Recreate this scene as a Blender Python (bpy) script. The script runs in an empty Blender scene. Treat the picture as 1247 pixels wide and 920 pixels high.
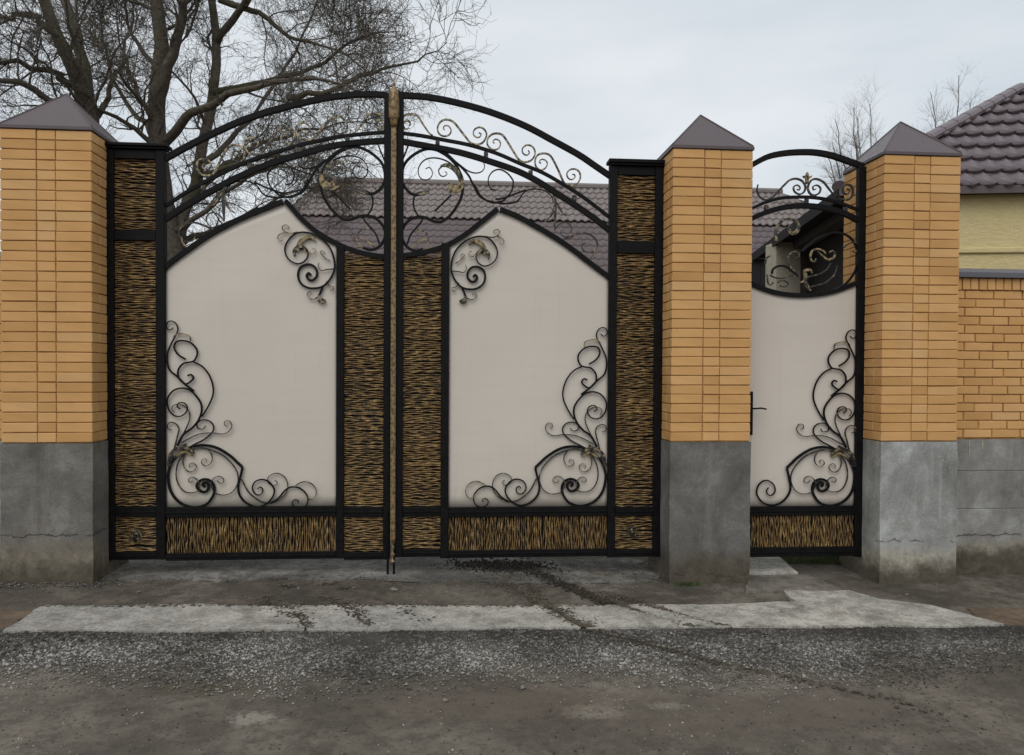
import bpy, bmesh, math, random
import numpy as np
from mathutils import Vector, Matrix
R = math.radians
random.seed(7); rng = np.random.default_rng(11)
S = bpy.context.scene; COL = S.collection

# ------------------------------------------------------------------ camera
FPX, PW, PH = 950.0, 1247.0, 920.0
CAM = np.array([0.0, -5.98, 1.60])
YAW, PITCH, ROLL, SHIFT = R(4.75), R(0.9), R(0.30), 0.0098
fw = np.array([math.sin(YAW)*math.cos(PITCH), math.cos(YAW)*math.cos(PITCH), -math.sin(PITCH)])
rt0 = np.array([math.cos(YAW), -math.sin(YAW), 0.0]); up0 = np.cross(rt0, fw)
rt = rt0*math.cos(ROLL) + up0*math.sin(ROLL); up = up0*math.cos(ROLL) - rt0*math.sin(ROLL)
cd = bpy.data.cameras.new('camera'); cam = bpy.data.objects.new('camera', cd); COL.objects.link(cam)
cd.sensor_fit = 'HORIZONTAL'; cd.sensor_width = 36; cd.lens = FPX/PW*36; cd.shift_y = SHIFT
cd.clip_start = 0.05; cd.clip_end = 1500
m = Matrix(((rt[0], up[0], -fw[0], CAM[0]), (rt[1], up[1], -fw[1], CAM[1]), (rt[2], up[2], -fw[2], CAM[2]), (0, 0, 0, 1)))
cam.matrix_world = m; S.camera = cam
S.render.resolution_x = 1024; S.render.resolution_y = 755
S.view_settings.view_transform = 'Standard'; S.view_settings.look = 'None'
S.view_settings.gamma = 1; S.view_settings.exposure = 0.0; S.view_settings.use_curve_mapping = False

# ------------------------------------------------------------------ overcast sky + weak soft sun
W = bpy.data.worlds.new('World'); S.world = W; W.use_nodes = True
nt = W.node_tree; nt.nodes.clear()
wo = nt.nodes.new('ShaderNodeOutputWorld'); bg = nt.nodes.new('ShaderNodeBackground')
sky = nt.nodes.new('ShaderNodeTexSky'); sky.sky_type = 'NISHITA'; sky.sun_disc = False
SUN_EL, SUN_AZ = R(48), R(200)          # behind the camera, a little to the left
sky.sun_elevation = SUN_EL; sky.sun_rotation = SUN_AZ
sky.air_density = 1.0; sky.dust_density = 4.0; sky.ozone_density = 1.0
hs = nt.nodes.new('ShaderNodeHueSaturation'); hs.inputs['Saturation'].default_value = 0.35
sc = nt.nodes.new('ShaderNodeVectorMath'); sc.operation = 'SCALE'; sc.inputs['Scale'].default_value = 0.10
tc = nt.nodes.new('ShaderNodeTexCoord'); mp = nt.nodes.new('ShaderNodeMapping'); mp.inputs['Scale'].default_value = (1.3, 1.3, 4.2)
nz = nt.nodes.new('ShaderNodeTexNoise'); nz.inputs['Scale'].default_value = 1.7; nz.inputs['Detail'].default_value = 5; nz.inputs['Roughness'].default_value = 0.5
cr = nt.nodes.new('ShaderNodeValToRGB')
cr.color_ramp.elements[0].position = 0.32; cr.color_ramp.elements[0].color = (0.665, 0.735, 0.80, 1)
cr.color_ramp.elements[1].position = 0.60; cr.color_ramp.elements[1].color = (0.84, 0.885, 0.925, 1)
mx = nt.nodes.new('ShaderNodeMixRGB'); mx.inputs['Fac'].default_value = 0.88
L = nt.links.new
L(sky.outputs[0], hs.inputs['Color']); L(hs.outputs[0], sc.inputs[0])
L(tc.outputs['Generated'], mp.inputs[0]); L(mp.outputs[0], nz.inputs['Vector']); L(nz.outputs['Fac'], cr.inputs[0])
L(sc.outputs[0], mx.inputs[1]); L(cr.outputs[0], mx.inputs[2]); L(mx.outputs[0], bg.inputs['Color'])
bg.inputs['Strength'].default_value = 1.0; L(bg.outputs[0], wo.inputs[0])
sd = bpy.data.lights.new('sun', 'SUN'); sd.energy = 1.0; sd.angle = R(45); sd.color = (1.0, 0.965, 0.92)
so = bpy.data.objects.new('sun', sd); COL.objects.link(so)
sdir = Vector((math.sin(SUN_AZ)*math.cos(SUN_EL), math.cos(SUN_AZ)*math.cos(SUN_EL), math.sin(SUN_EL)))
so.rotation_euler = sdir.to_track_quat('Z', 'Y').to_euler()
so.location = (0, -8, 12)

# ------------------------------------------------------------------ helpers
GS = -0.017                                           # the street falls gently to the right
def ray(x, y):
    u = (x-PW/2)/FPX; v = (PH/2-y+SHIFT*PW)/FPX
    return fw + rt*u + up*v
def P(x, y, Y):
    d = ray(x, y); return CAM + d*((Y-CAM[1])/d[1])
def G(x, y):                                          # photo point lying on the ground
    d = ray(x, y); t = (GS*CAM[0]-CAM[2])/(d[2]-GS*d[0]); return CAM + d*t
def PZ(x, y, z):
    d = ray(x, y); return CAM + d*((z-CAM[2])/d[2])
_ph = rng.uniform(0, 6.28, (14,)); _fr = rng.uniform(0.8, 9, (14, 2))*rng.choice([-1, 1], (14, 2))
def gz(x, y):                                         # ground height
    x = np.asarray(x, float); y = np.asarray(y, float)
    h = GS*np.clip(x, -12, 12)
    n = 0
    for p, (a, b) in zip(_ph, _fr): n = n + np.sin(a*x+b*y+p)/(1+0.6*math.hypot(a, b))
    w = np.clip(1.6-0.12*np.hypot(x, y), 0, 1)
    return h + 0.006*n*w
def link(o, parent=None):
    COL.objects.link(o)
    if parent is not None: o.parent = parent
    return o
def mesh(name, verts, faces, mat, parent=None, smooth=False, loc=None):
    me = bpy.data.meshes.new(name); me.from_pydata([tuple(v) for v in verts], [], [tuple(f) for f in faces])
    if mat is not None: me.materials.append(mat)
    if smooth: me.polygons.foreach_set('use_smooth', [True]*len(me.polygons))
    me.update()
    o = bpy.data.objects.new(name, me); link(o, parent)
    if loc is not None: o.location = loc
    return o
def npmesh(name, V, F, mat, parent=None, smooth=False):
    """V (n,3) F (m,k) numpy, all faces same size"""
    me = bpy.data.meshes.new(name); n, k = len(F), F.shape[1]
    me.vertices.add(len(V)); me.vertices.foreach_set('co', np.ascontiguousarray(V, np.float32).ravel())
    me.loops.add(n*k); me.loops.foreach_set('vertex_index', np.ascontiguousarray(F, np.int32).ravel())
    me.polygons.add(n); me.polygons.foreach_set('loop_start', np.arange(0, n*k, k, dtype=np.int32))
    me.polygons.foreach_set('loop_total', np.full(n, k, np.int32))
    if smooth: me.polygons.foreach_set('use_smooth', np.ones(n, bool))
    me.materials.append(mat); me.update(calc_edges=True); me.validate()
    o = bpy.data.objects.new(name, me); link(o, parent); return o
class MB:
    def __init__(s): s.v = []; s.f = []
    def add(s, v, f):
        b = len(s.v); s.v += [tuple(q) for q in v]; s.f += [tuple(i+b for i in q) for q in f]
    def box(s, x0, x1, y0, y1, z0, z1):
        s.add([(x0,y0,z0),(x1,y0,z0),(x1,y1,z0),(x0,y1,z0),(x0,y0,z1),(x1,y0,z1),(x1,y1,z1),(x0,y1,z1)],
              [(0,3,2,1),(4,5,6,7),(0,1,5,4),(1,2,6,5),(2,3,7,6),(3,0,4,7)])
    def sweep(s, pts, w, d):                           # flat bar along points in a plane of constant-ish Y
        pts = np.asarray(pts, float); n = len(pts); w = np.broadcast_to(w, (n,))
        t = np.gradient(pts, axis=0); t[:, 1] = 0; t /= (np.linalg.norm(t, axis=1)[:, None]+1e-9)
        nn = np.stack([-t[:, 2], 0*t[:, 0], t[:, 0]], 1)
        o = np.array([0, d/2, 0]); v = []
        for i in range(n):
            a = nn[i]*w[i]/2; v += [pts[i]+a-o, pts[i]-a-o, pts[i]-a+o, pts[i]+a+o]
        f = [(0,1,2,3), tuple(4*(n-1)+k for k in (3,2,1,0))]
        for i in range(n-1):
            for k in range(4): f.append((4*i+k, 4*(i+1)+k, 4*(i+1)+(k+1)%4, 4*i+(k+1)%4))
        s.add(v, f)
    def rod(s, pts, r, sides=6):
        pts = np.asarray(pts, float); n = len(pts); r = np.broadcast_to(r, (n,))
        t = np.gradient(pts, axis=0); t /= (np.linalg.norm(t, axis=1)[:, None]+1e-9)
        ref = np.array([0, 1.0, 0]) if abs(t[:, 1]).mean() < 0.8 else np.array([1.0, 0, 0])
        a = np.cross(t, ref); a /= (np.linalg.norm(a, axis=1)[:, None]+1e-9); b = np.cross(t, a); v = []
        for i in range(n):
            for k in range(sides):
                an = 2*math.pi*k/sides; v.append(pts[i]+r[i]*(a[i]*math.cos(an)+b[i]*math.sin(an)))
        f = [tuple(range(sides)), tuple((n-1)*sides+k for k in reversed(range(sides)))]
        for i in range(n-1):
            for k in range(sides): f.append((i*sides+k, (i+1)*sides+k, (i+1)*sides+(k+1)%sides, i*sides+(k+1)%sides))
        s.add(v, f)
    def build(s, name, mat, parent=None, smooth=False, bevel=0):
        o = mesh(name, s.v, s.f, mat, parent, smooth)
        bm = bmesh.new(); bm.from_mesh(o.data); bmesh.ops.recalc_face_normals(bm, faces=bm.faces)
        if bevel: bmesh.ops.bevel(bm, geom=list(bm.edges), offset=bevel, segments=1, affect='EDGES', clamp_overlap=True)
        bm.to_mesh(o.data); bm.free(); return o
def crom(pts, step=1.5):                               # catmull-rom through photo points
    p = np.asarray(pts, float); p = np.vstack([2*p[0]-p[1], p, 2*p[-1]-p[-2]]); out = []
    for i in range(1, len(p)-2):
        n = max(2, int(np.linalg.norm(p[i+1]-p[i])/step))
        for k in range(n):
            t = k/n; a, b, c, d = p[i-1], p[i], p[i+1], p[i+2]
            out.append(0.5*((2*b)+(-a+c)*t+(2*a-5*b+4*c-d)*t*t+(-a+3*b-3*c+d)*t**3))
    out.append(p[-2]); return np.array(out)
def empty(name, loc):
    o = bpy.data.objects.new(name, None); o.empty_display_size = 0.2; link(o); o.location = loc; return o
def tag(o, label=None, cat=None, group=None, kind=None):
    if label: o['label'] = label
    if cat: o['category'] = cat
    if group: o['group'] = group
    if kind: o['kind'] = kind
    return o
def reparent(o, p):                                    # parent keeping world position (p is an unrotated empty)
    o.parent = p; o.location = Vector(o.location)-Vector(p.location)

# ------------------------------------------------------------------ materials
def newmat(name):
    m = bpy.data.materials.new(name); m.use_nodes = True; t = m.node_tree; b = t.nodes['Principled BSDF']; return m, t, b
class NT:
    def __init__(s, t): s.t = t; s.L = t.links.new
    def n(s, typ, **k):
        q = s.t.nodes.new(typ)
        for a, v in k.items(): setattr(q, a, v)
        return q
    def coord(s, kind='Object', scale=None, rot=None):
        if kind == 'World': o = s.n('ShaderNodeNewGeometry').outputs['Position']
        else: o = s.n('ShaderNodeTexCoord').outputs[kind]
        if scale:
            mp = s.n('ShaderNodeMapping'); mp.inputs['Scale'].default_value = scale
            s.L(o, mp.inputs[0]); o = mp.outputs[0]
        return o
    def noise(s, vec, scale, detail=6, rough=0.55, dist=0):
        q = s.n('ShaderNodeTexNoise'); q.inputs['Scale'].default_value = scale; q.inputs['Detail'].default_value = detail
        q.inputs['Roughness'].default_value = rough; q.inputs['Distortion'].default_value = dist
        s.L(vec, q.inputs['Vector']); return q.outputs['Fac']
    def vor(s, vec, scale, out='Color'):
        q = s.n('ShaderNodeTexVoronoi'); q.inputs['Scale'].default_value = scale; s.L(vec, q.inputs['Vector']); return q.outputs[out]
    def ramp(s, fac, *st):
        q = s.n('ShaderNodeValToRGB'); e = q.color_ramp.elements
        while len(e) < len(st): e.new(0.5)
        for el, (p, c) in zip(e, st): el.position = p; el.color = (c if len(c) == 4 else (*c, 1)) if hasattr(c, '__len__') else (c, c, c, 1)
        s.L(fac, q.inputs[0]); return q.outputs[0]
    def mix(s, fac, a, b, blend='MIX'):
        q = s.n('ShaderNodeMixRGB', blend_type=blend)
        for i, v in ((0, fac), (1, a), (2, b)):
            if isinstance(v, (int, float)): q.inputs[i].default_value = v if i == 0 else (v, v, v, 1)
            elif isinstance(v, tuple): q.inputs[i].default_value = (*v, 1) if len(v) == 3 else v
            else: s.L(v, q.inputs[i])
        return q.outputs[0]
    def math(s, op, a, b=0.5, clamp=False):
        q = s.n('ShaderNodeMath', operation=op); q.use_clamp = clamp
        for i, v in ((0, a), (1, b)):
            if isinstance(v, (int, float)): q.inputs[i].default_value = v
            else: s.L(v, q.inputs[i])
        return q.outputs[0]
    def sep(s, v):
        q = s.n('ShaderNodeSeparateXYZ'); s.L(v, q.inputs[0]); return q.outputs
    def bump(s, h, strength, dist, to):
        q = s.n('ShaderNodeBump'); q.inputs['Strength'].default_value = strength; q.inputs['Distance'].default_value = dist
        s.L(h, q.inputs['Height']); s.L(q.outputs[0], to.inputs['Normal'])

def m_brick():
    m, t, b = newmat('brick'); k = NT(t); wc = k.coord('World')
    rnd = k.n('ShaderNodeObjectInfo').outputs['Random']
    base = k.ramp(rnd, (0.0, (0.52, 0.268, 0.088)), (0.15, (0.60, 0.322, 0.110)), (0.7, (0.66, 0.360, 0.132)), (0.92, (0.68, 0.385, 0.155)), (1.0, (0.65, 0.385, 0.165)))
    n1 = k.noise(wc, 3.0, 5); n2 = k.noise(wc, 90, 4, 0.7)
    c = k.mix(0.22, base, k.ramp(n1, (0.3, (0.36, 0.20, 0.07)), (0.7, (0.68, 0.42, 0.17))))
    c = k.mix(k.ramp(n2, (0.60, 0.0), (0.80, 0.35)), c, (0.40, 0.22, 0.09))
    n3 = k.noise(wc, 0.9, 6, 0.6); c = k.mix(k.ramp(n3, (0.58, 0.0), (0.75, 0.25)), c, (0.62, 0.48, 0.30))
    t.links.new(c, b.inputs['Base Color']); b.inputs['Roughness'].default_value = 0.82
    k.bump(n2, 0.25, 0.004, b); return m
def m_mortar():
    m, t, b = newmat('mortar'); k = NT(t); wc = k.coord('World')
    t.links.new(k.ramp(k.noise(wc, 12), (0.3, (0.24, 0.115, 0.038)), (0.7, (0.46, 0.25, 0.095))), b.inputs['Base Color'])
    b.inputs['Roughness'].default_value = 0.95; return m
def m_concrete(name, wet_top, tone=1.0, seed=0.0, joint=0.42, warm=0.0):
    m, t, b = newmat(name); k = NT(t); wc = k.coord('World')
    mp = k.n('ShaderNodeMapping'); mp.inputs['Location'].default_value = (seed, seed*0.7, 0); k.L(wc, mp.inputs[0]); v = mp.outputs[0]
    n1 = k.noise(v, 2.6, 8, 0.62, .4); n2 = k.noise(v, 15, 7, 0.68); n3 = k.noise(v, 70, 4, 0.7); st = k.noise(k.coord('World', (9, 9, .8)), 1.0, 5, .6)
    T = lambda *c: tuple(q*tone*(1+w) for q, w in zip(c, (warm, 0, -warm)))
    c = k.ramp(n1, (0.32, T(0.085, 0.086, 0.083)), (0.47, T(0.17, 0.174, 0.170)), (0.58, T(0.235, 0.24, 0.237)), (0.70, T(0.34, 0.35, 0.35)))
    c = k.mix(k.ramp(n2, (0.44, 0.0), (0.62, 0.6)), c, T(0.115, 0.112, 0.105))
    c = k.mix(k.ramp(n3, (0.56, 0.0), (0.70, 0.5)), c, T(0.07, 0.068, 0.064))
    c = k.mix(k.ramp(n3, (0.30, 0.4), (0.42, 0.0)), c, T(0.40, 0.40, 0.39))
    c = k.mix(k.ramp(st, (0.55, 0.0), (0.70, 0.35)), c, T(0.36, 0.36, 0.34))
    z = k.sep(wc)[2]
    wob = k.math('MULTIPLY', k.math('SUBTRACT', k.noise(v, 7, 7, 0.7), 0.5), 0.14)
    zl = k.math('ADD', z, wob)
    # the lower, earlier pour: yellower, with a broken cold joint above it
    c = k.mix(k.ramp(zl, (joint-.12, 0.8), (joint-.005, 0.12)), c, k.ramp(n2, (0.35, T(0.13, 0.115, 0.085)), (0.65, T(0.30, 0.275, 0.215))))
    crack = k.ramp(k.math('ABSOLUTE', k.math('SUBTRACT', zl, joint+.004)), (0.001, 0.8), (0.007, 0.0))
    crack = k.mix(k.ramp(k.noise(v, 5, 3), (0.42, 0.0), (0.5, 1.0)), 0.0, crack)
    c = k.mix(crack, c, (0.03, 0.027, 0.023))
    # mud splashed up from the street, ragged upper edge
    lv = k.math('ADD', z, k.math('MULTIPLY', k.math('SUBTRACT', k.noise(v, 4.5, 8, 0.72), 0.5), -0.34))
    c = k.mix(k.ramp(lv, (wet_top-0.05, 0.95), (wet_top+0.02, 0.55), (wet_top+0.09, 0.0)), c, k.ramp(n2, (.35, (0.052, 0.041, 0.028)), (.65, (0.105, 0.085, 0.058))))
    t.links.new(c, b.inputs['Base Color']); b.inputs['Roughness'].default_value = 0.9
    pit = k.ramp(k.vor(v, 26, 'Distance'), (0.0, 0.0), (0.16, 1.0))
    h = k.mix(0.5, n2, k.mix(0.4, n3, pit)); h = k.mix(crack, h, 0.0); k.bump(h, 0.7, 0.015, b); return m
def m_apron():
    m, t, b = newmat('apron_concrete'); k = NT(t); v = k.coord('World')
    n1 = k.noise(v, 3.6, 9, 0.72, 0.25); n2 = k.noise(v, 9, 7, 0.7); n3 = k.noise(v, 120, 3, 0.7)
    c = k.ramp(n1, (0.36, (0.18, 0.165, 0.142)), (0.47, (0.40, 0.38, 0.335)), (0.60, (0.54, 0.51, 0.45)))
    c = k.mix(k.ramp(n2, (0.46, 0.0), (0.60, 0.6)), c, (0.19, 0.168, 0.138))
    lg = k.noise(k.coord('World', (.5, 1, 1)), 1.1, 4, .5); c = k.mix(k.ramp(lg, (0.40, 0.55), (0.56, 0.0)), c, k.ramp(k.noise(v, 26, 6, .7), (.38, (.13, .125, .115)), (.6, (.34, .33, .31))))
    n4 = k.noise(k.coord('World'), 55, 4, .7); c = k.mix(k.ramp(n4, (0.53, 0.0), (0.62, 0.7)), c, (0.15, 0.135, 0.115)); c = k.mix(k.ramp(n4, (0.34, 0.5), (0.42, 0.0)), c, (0.58, 0.55, 0.49))
    c = k.mix(k.ramp(n3, (0.60, 0.0), (0.75, 0.4)), c, (0.12, 0.11, 0.10))
    t.links.new(c, b.inputs['Base Color']); b.inputs['Roughness'].default_value = 0.9
    k.bump(k.mix(0.5, n2, n3), 0.5, 0.01, b); return m
def m_dirt(name='dirt', c0=(0.058, 0.047, 0.035), c1=(0.108, 0.089, 0.067), c2=(0.19, 0.165, 0.13), stain=None):
    m, t, b = newmat(name); k = NT(t); v = k.coord('World')
    n1 = k.noise(v, 1.3, 8, 0.6); n2 = k.noise(v, 11, 8, 0.75); n3 = k.noise(v, 75, 4, 0.75)
    c = k.ramp(n1, (0.37, c0), (0.5, c1), (0.66, c2)); n6 = k.noise(v, 4.5, 7, .7); c = k.mix(k.ramp(n6, (0.36, 0.55), (0.46, 0.0)), c, c2); c = k.mix(k.ramp(n6, (0.54, 0.0), (0.64, 0.6)), c, c0)
    c = k.mix(k.ramp(n2, (0.45, 0.0), (0.60, 0.6)), c, tuple(q*0.62 for q in c0))
    c = k.mix(k.ramp(n3, (0.58, 0.0), (0.70, 0.6)), c, c2)
    n5 = k.noise(v, 30, 6, 0.8); c = k.mix(k.ramp(n5, (0.55, 0.0), (0.68, 0.65)), c, tuple(q*0.45 for q in c0)); c = k.mix(k.ramp(n5, (0.30, 0.5), (0.42, 0.0)), c, c2)
    if stain: c = stain(k, v, c)
    t.links.new(c, b.inputs['Base Color']); b.inputs['Roughness'].default_value = 0.93
    k.bump(k.mix(0.45, n2, n3), 0.8, 0.016, b); return m
def spot(k, v, c, cen, rx, ry, col, amt=0.8, rag=0.9):
    q = k.n('ShaderNodeMapping'); q.vector_type = 'POINT'
    q.inputs['Location'].default_value = (-cen[0]/rx, -cen[1]/ry, 0); q.inputs['Scale'].default_value = (1/rx, 1/ry, 0)
    k.L(v, q.inputs[0]); ln = k.n('ShaderNodeVectorMath', operation='LENGTH'); k.L(q.outputs[0], ln.inputs[0])
    d = k.math('ADD', ln.outputs['Value'], k.math('MULTIPLY', k.math('SUBTRACT', k.noise(v, 9, 6, 0.7), 0.5), 3.2*rag))
    d = k.math('ADD', d, k.math('MULTIPLY', k.math('SUBTRACT', k.noise(v, 38, 5, 0.75), 0.5), 3.2*rag))
    return k.mix(k.ramp(d, (0.45, amt), (1.0, 0.0)), c, col)
def m_road():
    def st(k, v, c):
        for px, py, rx, ry, col, am in ((310, 877, .13, .07, (0.33, 0.30, 0.25), .6), (725, 868, .17, .09, (0.37, 0.33, 0.27), .65), (815, 862, .12, .05, (0.30, 0.27, 0.22), .6),
                                        (270, 838, .34, .13, (0.085, 0.068, 0.040), .7), (600, 860, .75, .22, (0.12, 0.092, 0.066), .6), (1000, 870, .6, .25, (0.125, 0.10, 0.075), .5),
                                        (830, 880, .8, .3, (0.115, 0.092, 0.07), .45)):
            g = G(px, py); c = spot(k, v, c, g, rx, ry, col, am)
        return c
    return m_dirt('road_surface', (0.080, 0.067, 0.051), (0.120, 0.100, 0.077), (0.195, 0.166, 0.131), st)
def m_stone(name, lo, mid, hi, sc=37):
    m, t, b = newmat(name); k = NT(t); v = k.coord('World')
    r = k.sep(k.vor(v, sc, 'Color'))[0]; n = k.noise(v, 160, 3); big = k.noise(v, 1.2, 4, 0.6)
    r2 = k.math('ADD', k.math('MULTIPLY', r, 0.75), k.math('MULTIPLY', k.math('SUBTRACT', big, 0.45), 1.9), True)
    xyz = k.sep(v); r2 = k.math('SUBTRACT', r2, k.math('MULTIPLY', k.ramp(k.math('MULTIPLY', xyz[0], .2), (0.22, 0.0), (0.55, 1.0)), .30)); r2 = k.math('SUBTRACT', r2, k.math('MULTIPLY', k.ramp(k.math('ADD', xyz[1], 2.0), (0.58, 0.0), (0.80, 1.0)), .28), True)
    c = k.ramp(r2, (0.0, lo), (0.5, mid), (1.0, hi)); c = k.mix(k.ramp(n, (0.4, 0.0), (0.8, 0.4)), c, lo)
    t.links.new(c, b.inputs['Base Color']); b.inputs['Roughness'].default_value = 0.85; return m
def m_metal(name, col, rough=0.45, metal=0.0, n=0.25, spec=0.5):
    m, t, b = newmat(name); k = NT(t); v = k.coord('World'); q = k.noise(v, 25, 5, 0.6)
    c = k.mix(k.ramp(q, (0.35, 0.0), (0.75, n)), col, tuple(min(1, x*1.9+0.01) for x in col))
    t.links.new(c, b.inputs['Base Color']); b.inputs['Metallic'].default_value = metal
    t.links.new(k.ramp(q, (0.3, rough-0.08), (0.7, rough+0.12)), b.inputs['Roughness']); b.inputs['Specular IOR Level'].default_value = spec
    k.bump(k.noise(v, 60, 4), 0.12, 0.004, b); return m
def m_patina(name, thr, gold=(0.33, 0.245, 0.115), blk=(0.012, 0.011, 0.012), sc=40):
    m, t, b = newmat(name); k = NT(t); v = k.coord('World')
    f = k.ramp(k.noise(v, sc, 5, 0.65), (thr, 0.0), (thr+0.14, 1.0))
    t.links.new(k.mix(f, blk, gold), b.inputs['Base Color']); t.links.new(k.math('MULTIPLY', f, 0.35), b.inputs['Metallic'])
    b.inputs['Roughness'].default_value = 0.5; return m
def m_weave():
    """gold dry-brushed on the raised strands, black left in the hollows"""
    m, t, b = newmat('woven_patina'); k = NT(t); wc = k.coord('World')
    y = k.sep(k.coord('Object'))[1]                     # local depth: strands stand proud of the panel plane
    big = k.noise(wc, 5, 5, 0.6); fine = k.noise(wc, 75, 4, 0.7)
    hgt = k.math('MULTIPLY', y, -60.0)
    s = k.math('ADD', hgt, k.math('MULTIPLY', k.math('SUBTRACT', fine, 0.5), 2.4)); s = k.math('ADD', s, k.math('MULTIPLY', k.math('SUBTRACT', big, 0.5), 1.1))
    f = k.ramp(s, (-0.0, 0.05), (0.55, 1.0))
    gold = k.ramp(k.noise(wc, 22, 4, .6), (0.3, (0.15, 0.086, 0.031)), (0.55, (0.27, 0.168, 0.062)), (0.75, (0.48, 0.33, 0.135)))
    t.links.new(k.mix(f, (0.042, 0.027, 0.014), gold), b.inputs['Base Color']); t.links.new(k.math('MULTIPLY', f, 0.3), b.inputs['Metallic'])
    b.inputs['Roughness'].default_value = 0.5; return m
def m_sheet():
    m, t, b = newmat('cream_sheet'); k = NT(t); v = k.coord('World')
    n = k.noise(v, 0.8, 5, 0.55); n2 = k.noise(k.coord('World', (2, 1, 22)), 1.0, 3)
    c = k.ramp(n, (0.3, (0.605, 0.543, 0.468)), (0.7, (0.668, 0.602, 0.526)))
    c = k.mix(k.ramp(n2, (0.45, 0.0), (0.75, 0.12)), c, (0.47, 0.42, 0.36))
    t.links.new(c, b.inputs['Base Color']); sk = k.noise(k.coord('World', (26, 1, .9)), 1.0, 4, .6); c = k.mix(k.ramp(sk, (0.56, 0.0), (0.74, 0.10)), c, (0.40, 0.35, 0.29))
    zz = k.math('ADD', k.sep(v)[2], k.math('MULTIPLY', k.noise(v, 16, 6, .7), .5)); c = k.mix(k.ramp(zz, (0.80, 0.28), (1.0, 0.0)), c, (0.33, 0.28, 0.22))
    t.links.new(c, b.inputs['Base Color']); b.inputs['Roughness'].default_value = 0.34
    k.bump(n2, 0.06, 0.006, b); return m
def m_roof(name, lo, hi, rough):
    m, t, b = newmat(name); k = NT(t); v = k.coord('World'); n = k.noise(v, 2.0, 6, 0.6); n2 = k.noise(v, 30, 5, 0.6)
    c = k.ramp(n, (0.3, lo), (0.7, hi)); c = k.mix(k.ramp(n2, (0.5, 0.0), (0.75, 0.25)), c, tuple(x*0.6 for x in lo))
    t.links.new(c, b.inputs['Base Color']); b.inputs['Roughness'].default_value = rough; return m
def m_plaster(name, a, c2, bumpy=0.5):
    m, t, b = newmat(name); k = NT(t); v = k.coord('World', (1, 1, 2.2)); n = k.noise(v, 14, 6, 0.65); n1 = k.noise(v, 1.2, 5)
    c = k.ramp(n1, (0.3, a), (0.7, c2)); c = k.mix(k.ramp(n, (0.45, 0.0), (0.7, 0.3)), c, tuple(x*0.7 for x in a))
    t.links.new(c, b.inputs['Base Color']); b.inputs['Roughness'].default_value = 0.9; k.bump(n, bumpy, 0.03, b); return m
def m_bark(name, a, c2, moss):
    m, t, b = newmat(name); k = NT(t); v = k.coord('World'); n = k.noise(v, 18, 6, 0.7); n1 = k.noise(v, 1.6, 5)
    c = k.ramp(n, (0.3, a), (0.72, c2)); c = k.mix(k.ramp(n1, (0.48, 0.0), (0.66, moss)), c, (0.075, 0.072, 0.028))
    t.links.new(c, b.inputs['Base Color']); b.inputs['Roughness'].default_value = 0.95; k.bump(n, 0.8, 0.03, b); return m

BRICK, MORT = m_brick(), m_mortar()
CONC = [m_concrete('pillar_concrete_a', 0.15, 0.80, 0.0, .40, .08), m_concrete('pillar_concrete_b', 0.17, 0.76, 5.3, .02, .04), m_concrete('pillar_concrete_c', 0.05, 1.75, 9.1, .27), m_concrete('fence_concrete', 0.12, 1.4, 14.0, .255, .03)]
BLACK = m_metal('black_paint', (0.0045, 0.0038, 0.0045), 0.5, 0, 0.35, 0.14)
PAT, GOLDP = m_patina('black_gold_patina', 0.55), m_patina('gold_patina', 0.41)
CRESTM = m_patina('crest_patina', 0.45, (0.40, 0.325, 0.185), (0.02, 0.018, 0.016))
PATG = m_patina('gold_tipped_black', 0.49, (0.36, 0.285, 0.15))
STRIP = m_patina('gold_strip', 0.42, (0.30, 0.20, 0.085), (0.085, 0.050, 0.022), 34)
WEAVE, SHEET = m_weave(), m_sheet()
CAPM = m_metal('cap_paint', (0.088, 0.066, 0.068), 0.4, 0, 0.2)
COPE = m_metal('coping_paint', (0.10, 0.095, 0.11), 0.35, 0, 0.2)
TILE = m_roof('roof_tile_paint', (0.135, 0.105, 0.115), (0.175, 0.14, 0.15), 0.38)
TILE2 = m_roof('far_roof_lit_tone', (0.170, 0.138, 0.128), (0.22, 0.184, 0.172), 0.35)  # sheen of the upper far slope put into a lighter base colour
YPLAS = m_plaster('yellow_plaster', (0.62, 0.51, 0.25), (0.68, 0.57, 0.31))
CPLAS = m_plaster('cream_plaster', (0.40, 0.355, 0.265), (0.52, 0.47, 0.37), 0.5)
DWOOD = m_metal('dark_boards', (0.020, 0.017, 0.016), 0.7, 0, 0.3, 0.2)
BARK = m_bark('bark', (0.060, 0.049, 0.037), (0.165, 0.138, 0.108), 0.75)
TWIG = m_bark('twig_bark', (0.075, 0.062, 0.047), (0.155, 0.130, 0.100), 0.55)
PALE = m_bark('pale_bark', (0.13, 0.115, 0.10), (0.21, 0.19, 0.17), 0.0)
DIRT, ROAD, APRON = m_dirt(), m_road(), m_apron()
THRESH = m_dirt('threshold_rubble', (0.060, 0.053, 0.044), (0.135, 0.124, 0.107), (0.29, 0.272, 0.243))
MUD = m_dirt('mud', (0.065, 0.050, 0.034), (0.105, 0.083, 0.058), (0.16, 0.132, 0.096))
GRAVEL = m_stone('gravel_stone', (0.050, 0.045, 0.038), (0.23, 0.218, 0.195), (0.55, 0.53, 0.49), 55)
CHIP = m_stone('chip_stone', (0.12, 0.11, 0.10), (0.30, 0.28, 0.25), (0.52, 0.50, 0.46), 23)
CLOD = m_stone('clod', (0.016, 0.012, 0.009), (0.045, 0.034, 0.024), (0.10, 0.08, 0.055), 40)
GRASS = m_dirt('grass_blade', (0.05, 0.085, 0.02), (0.10, 0.14, 0.04), (0.17, 0.18, 0.07))

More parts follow.
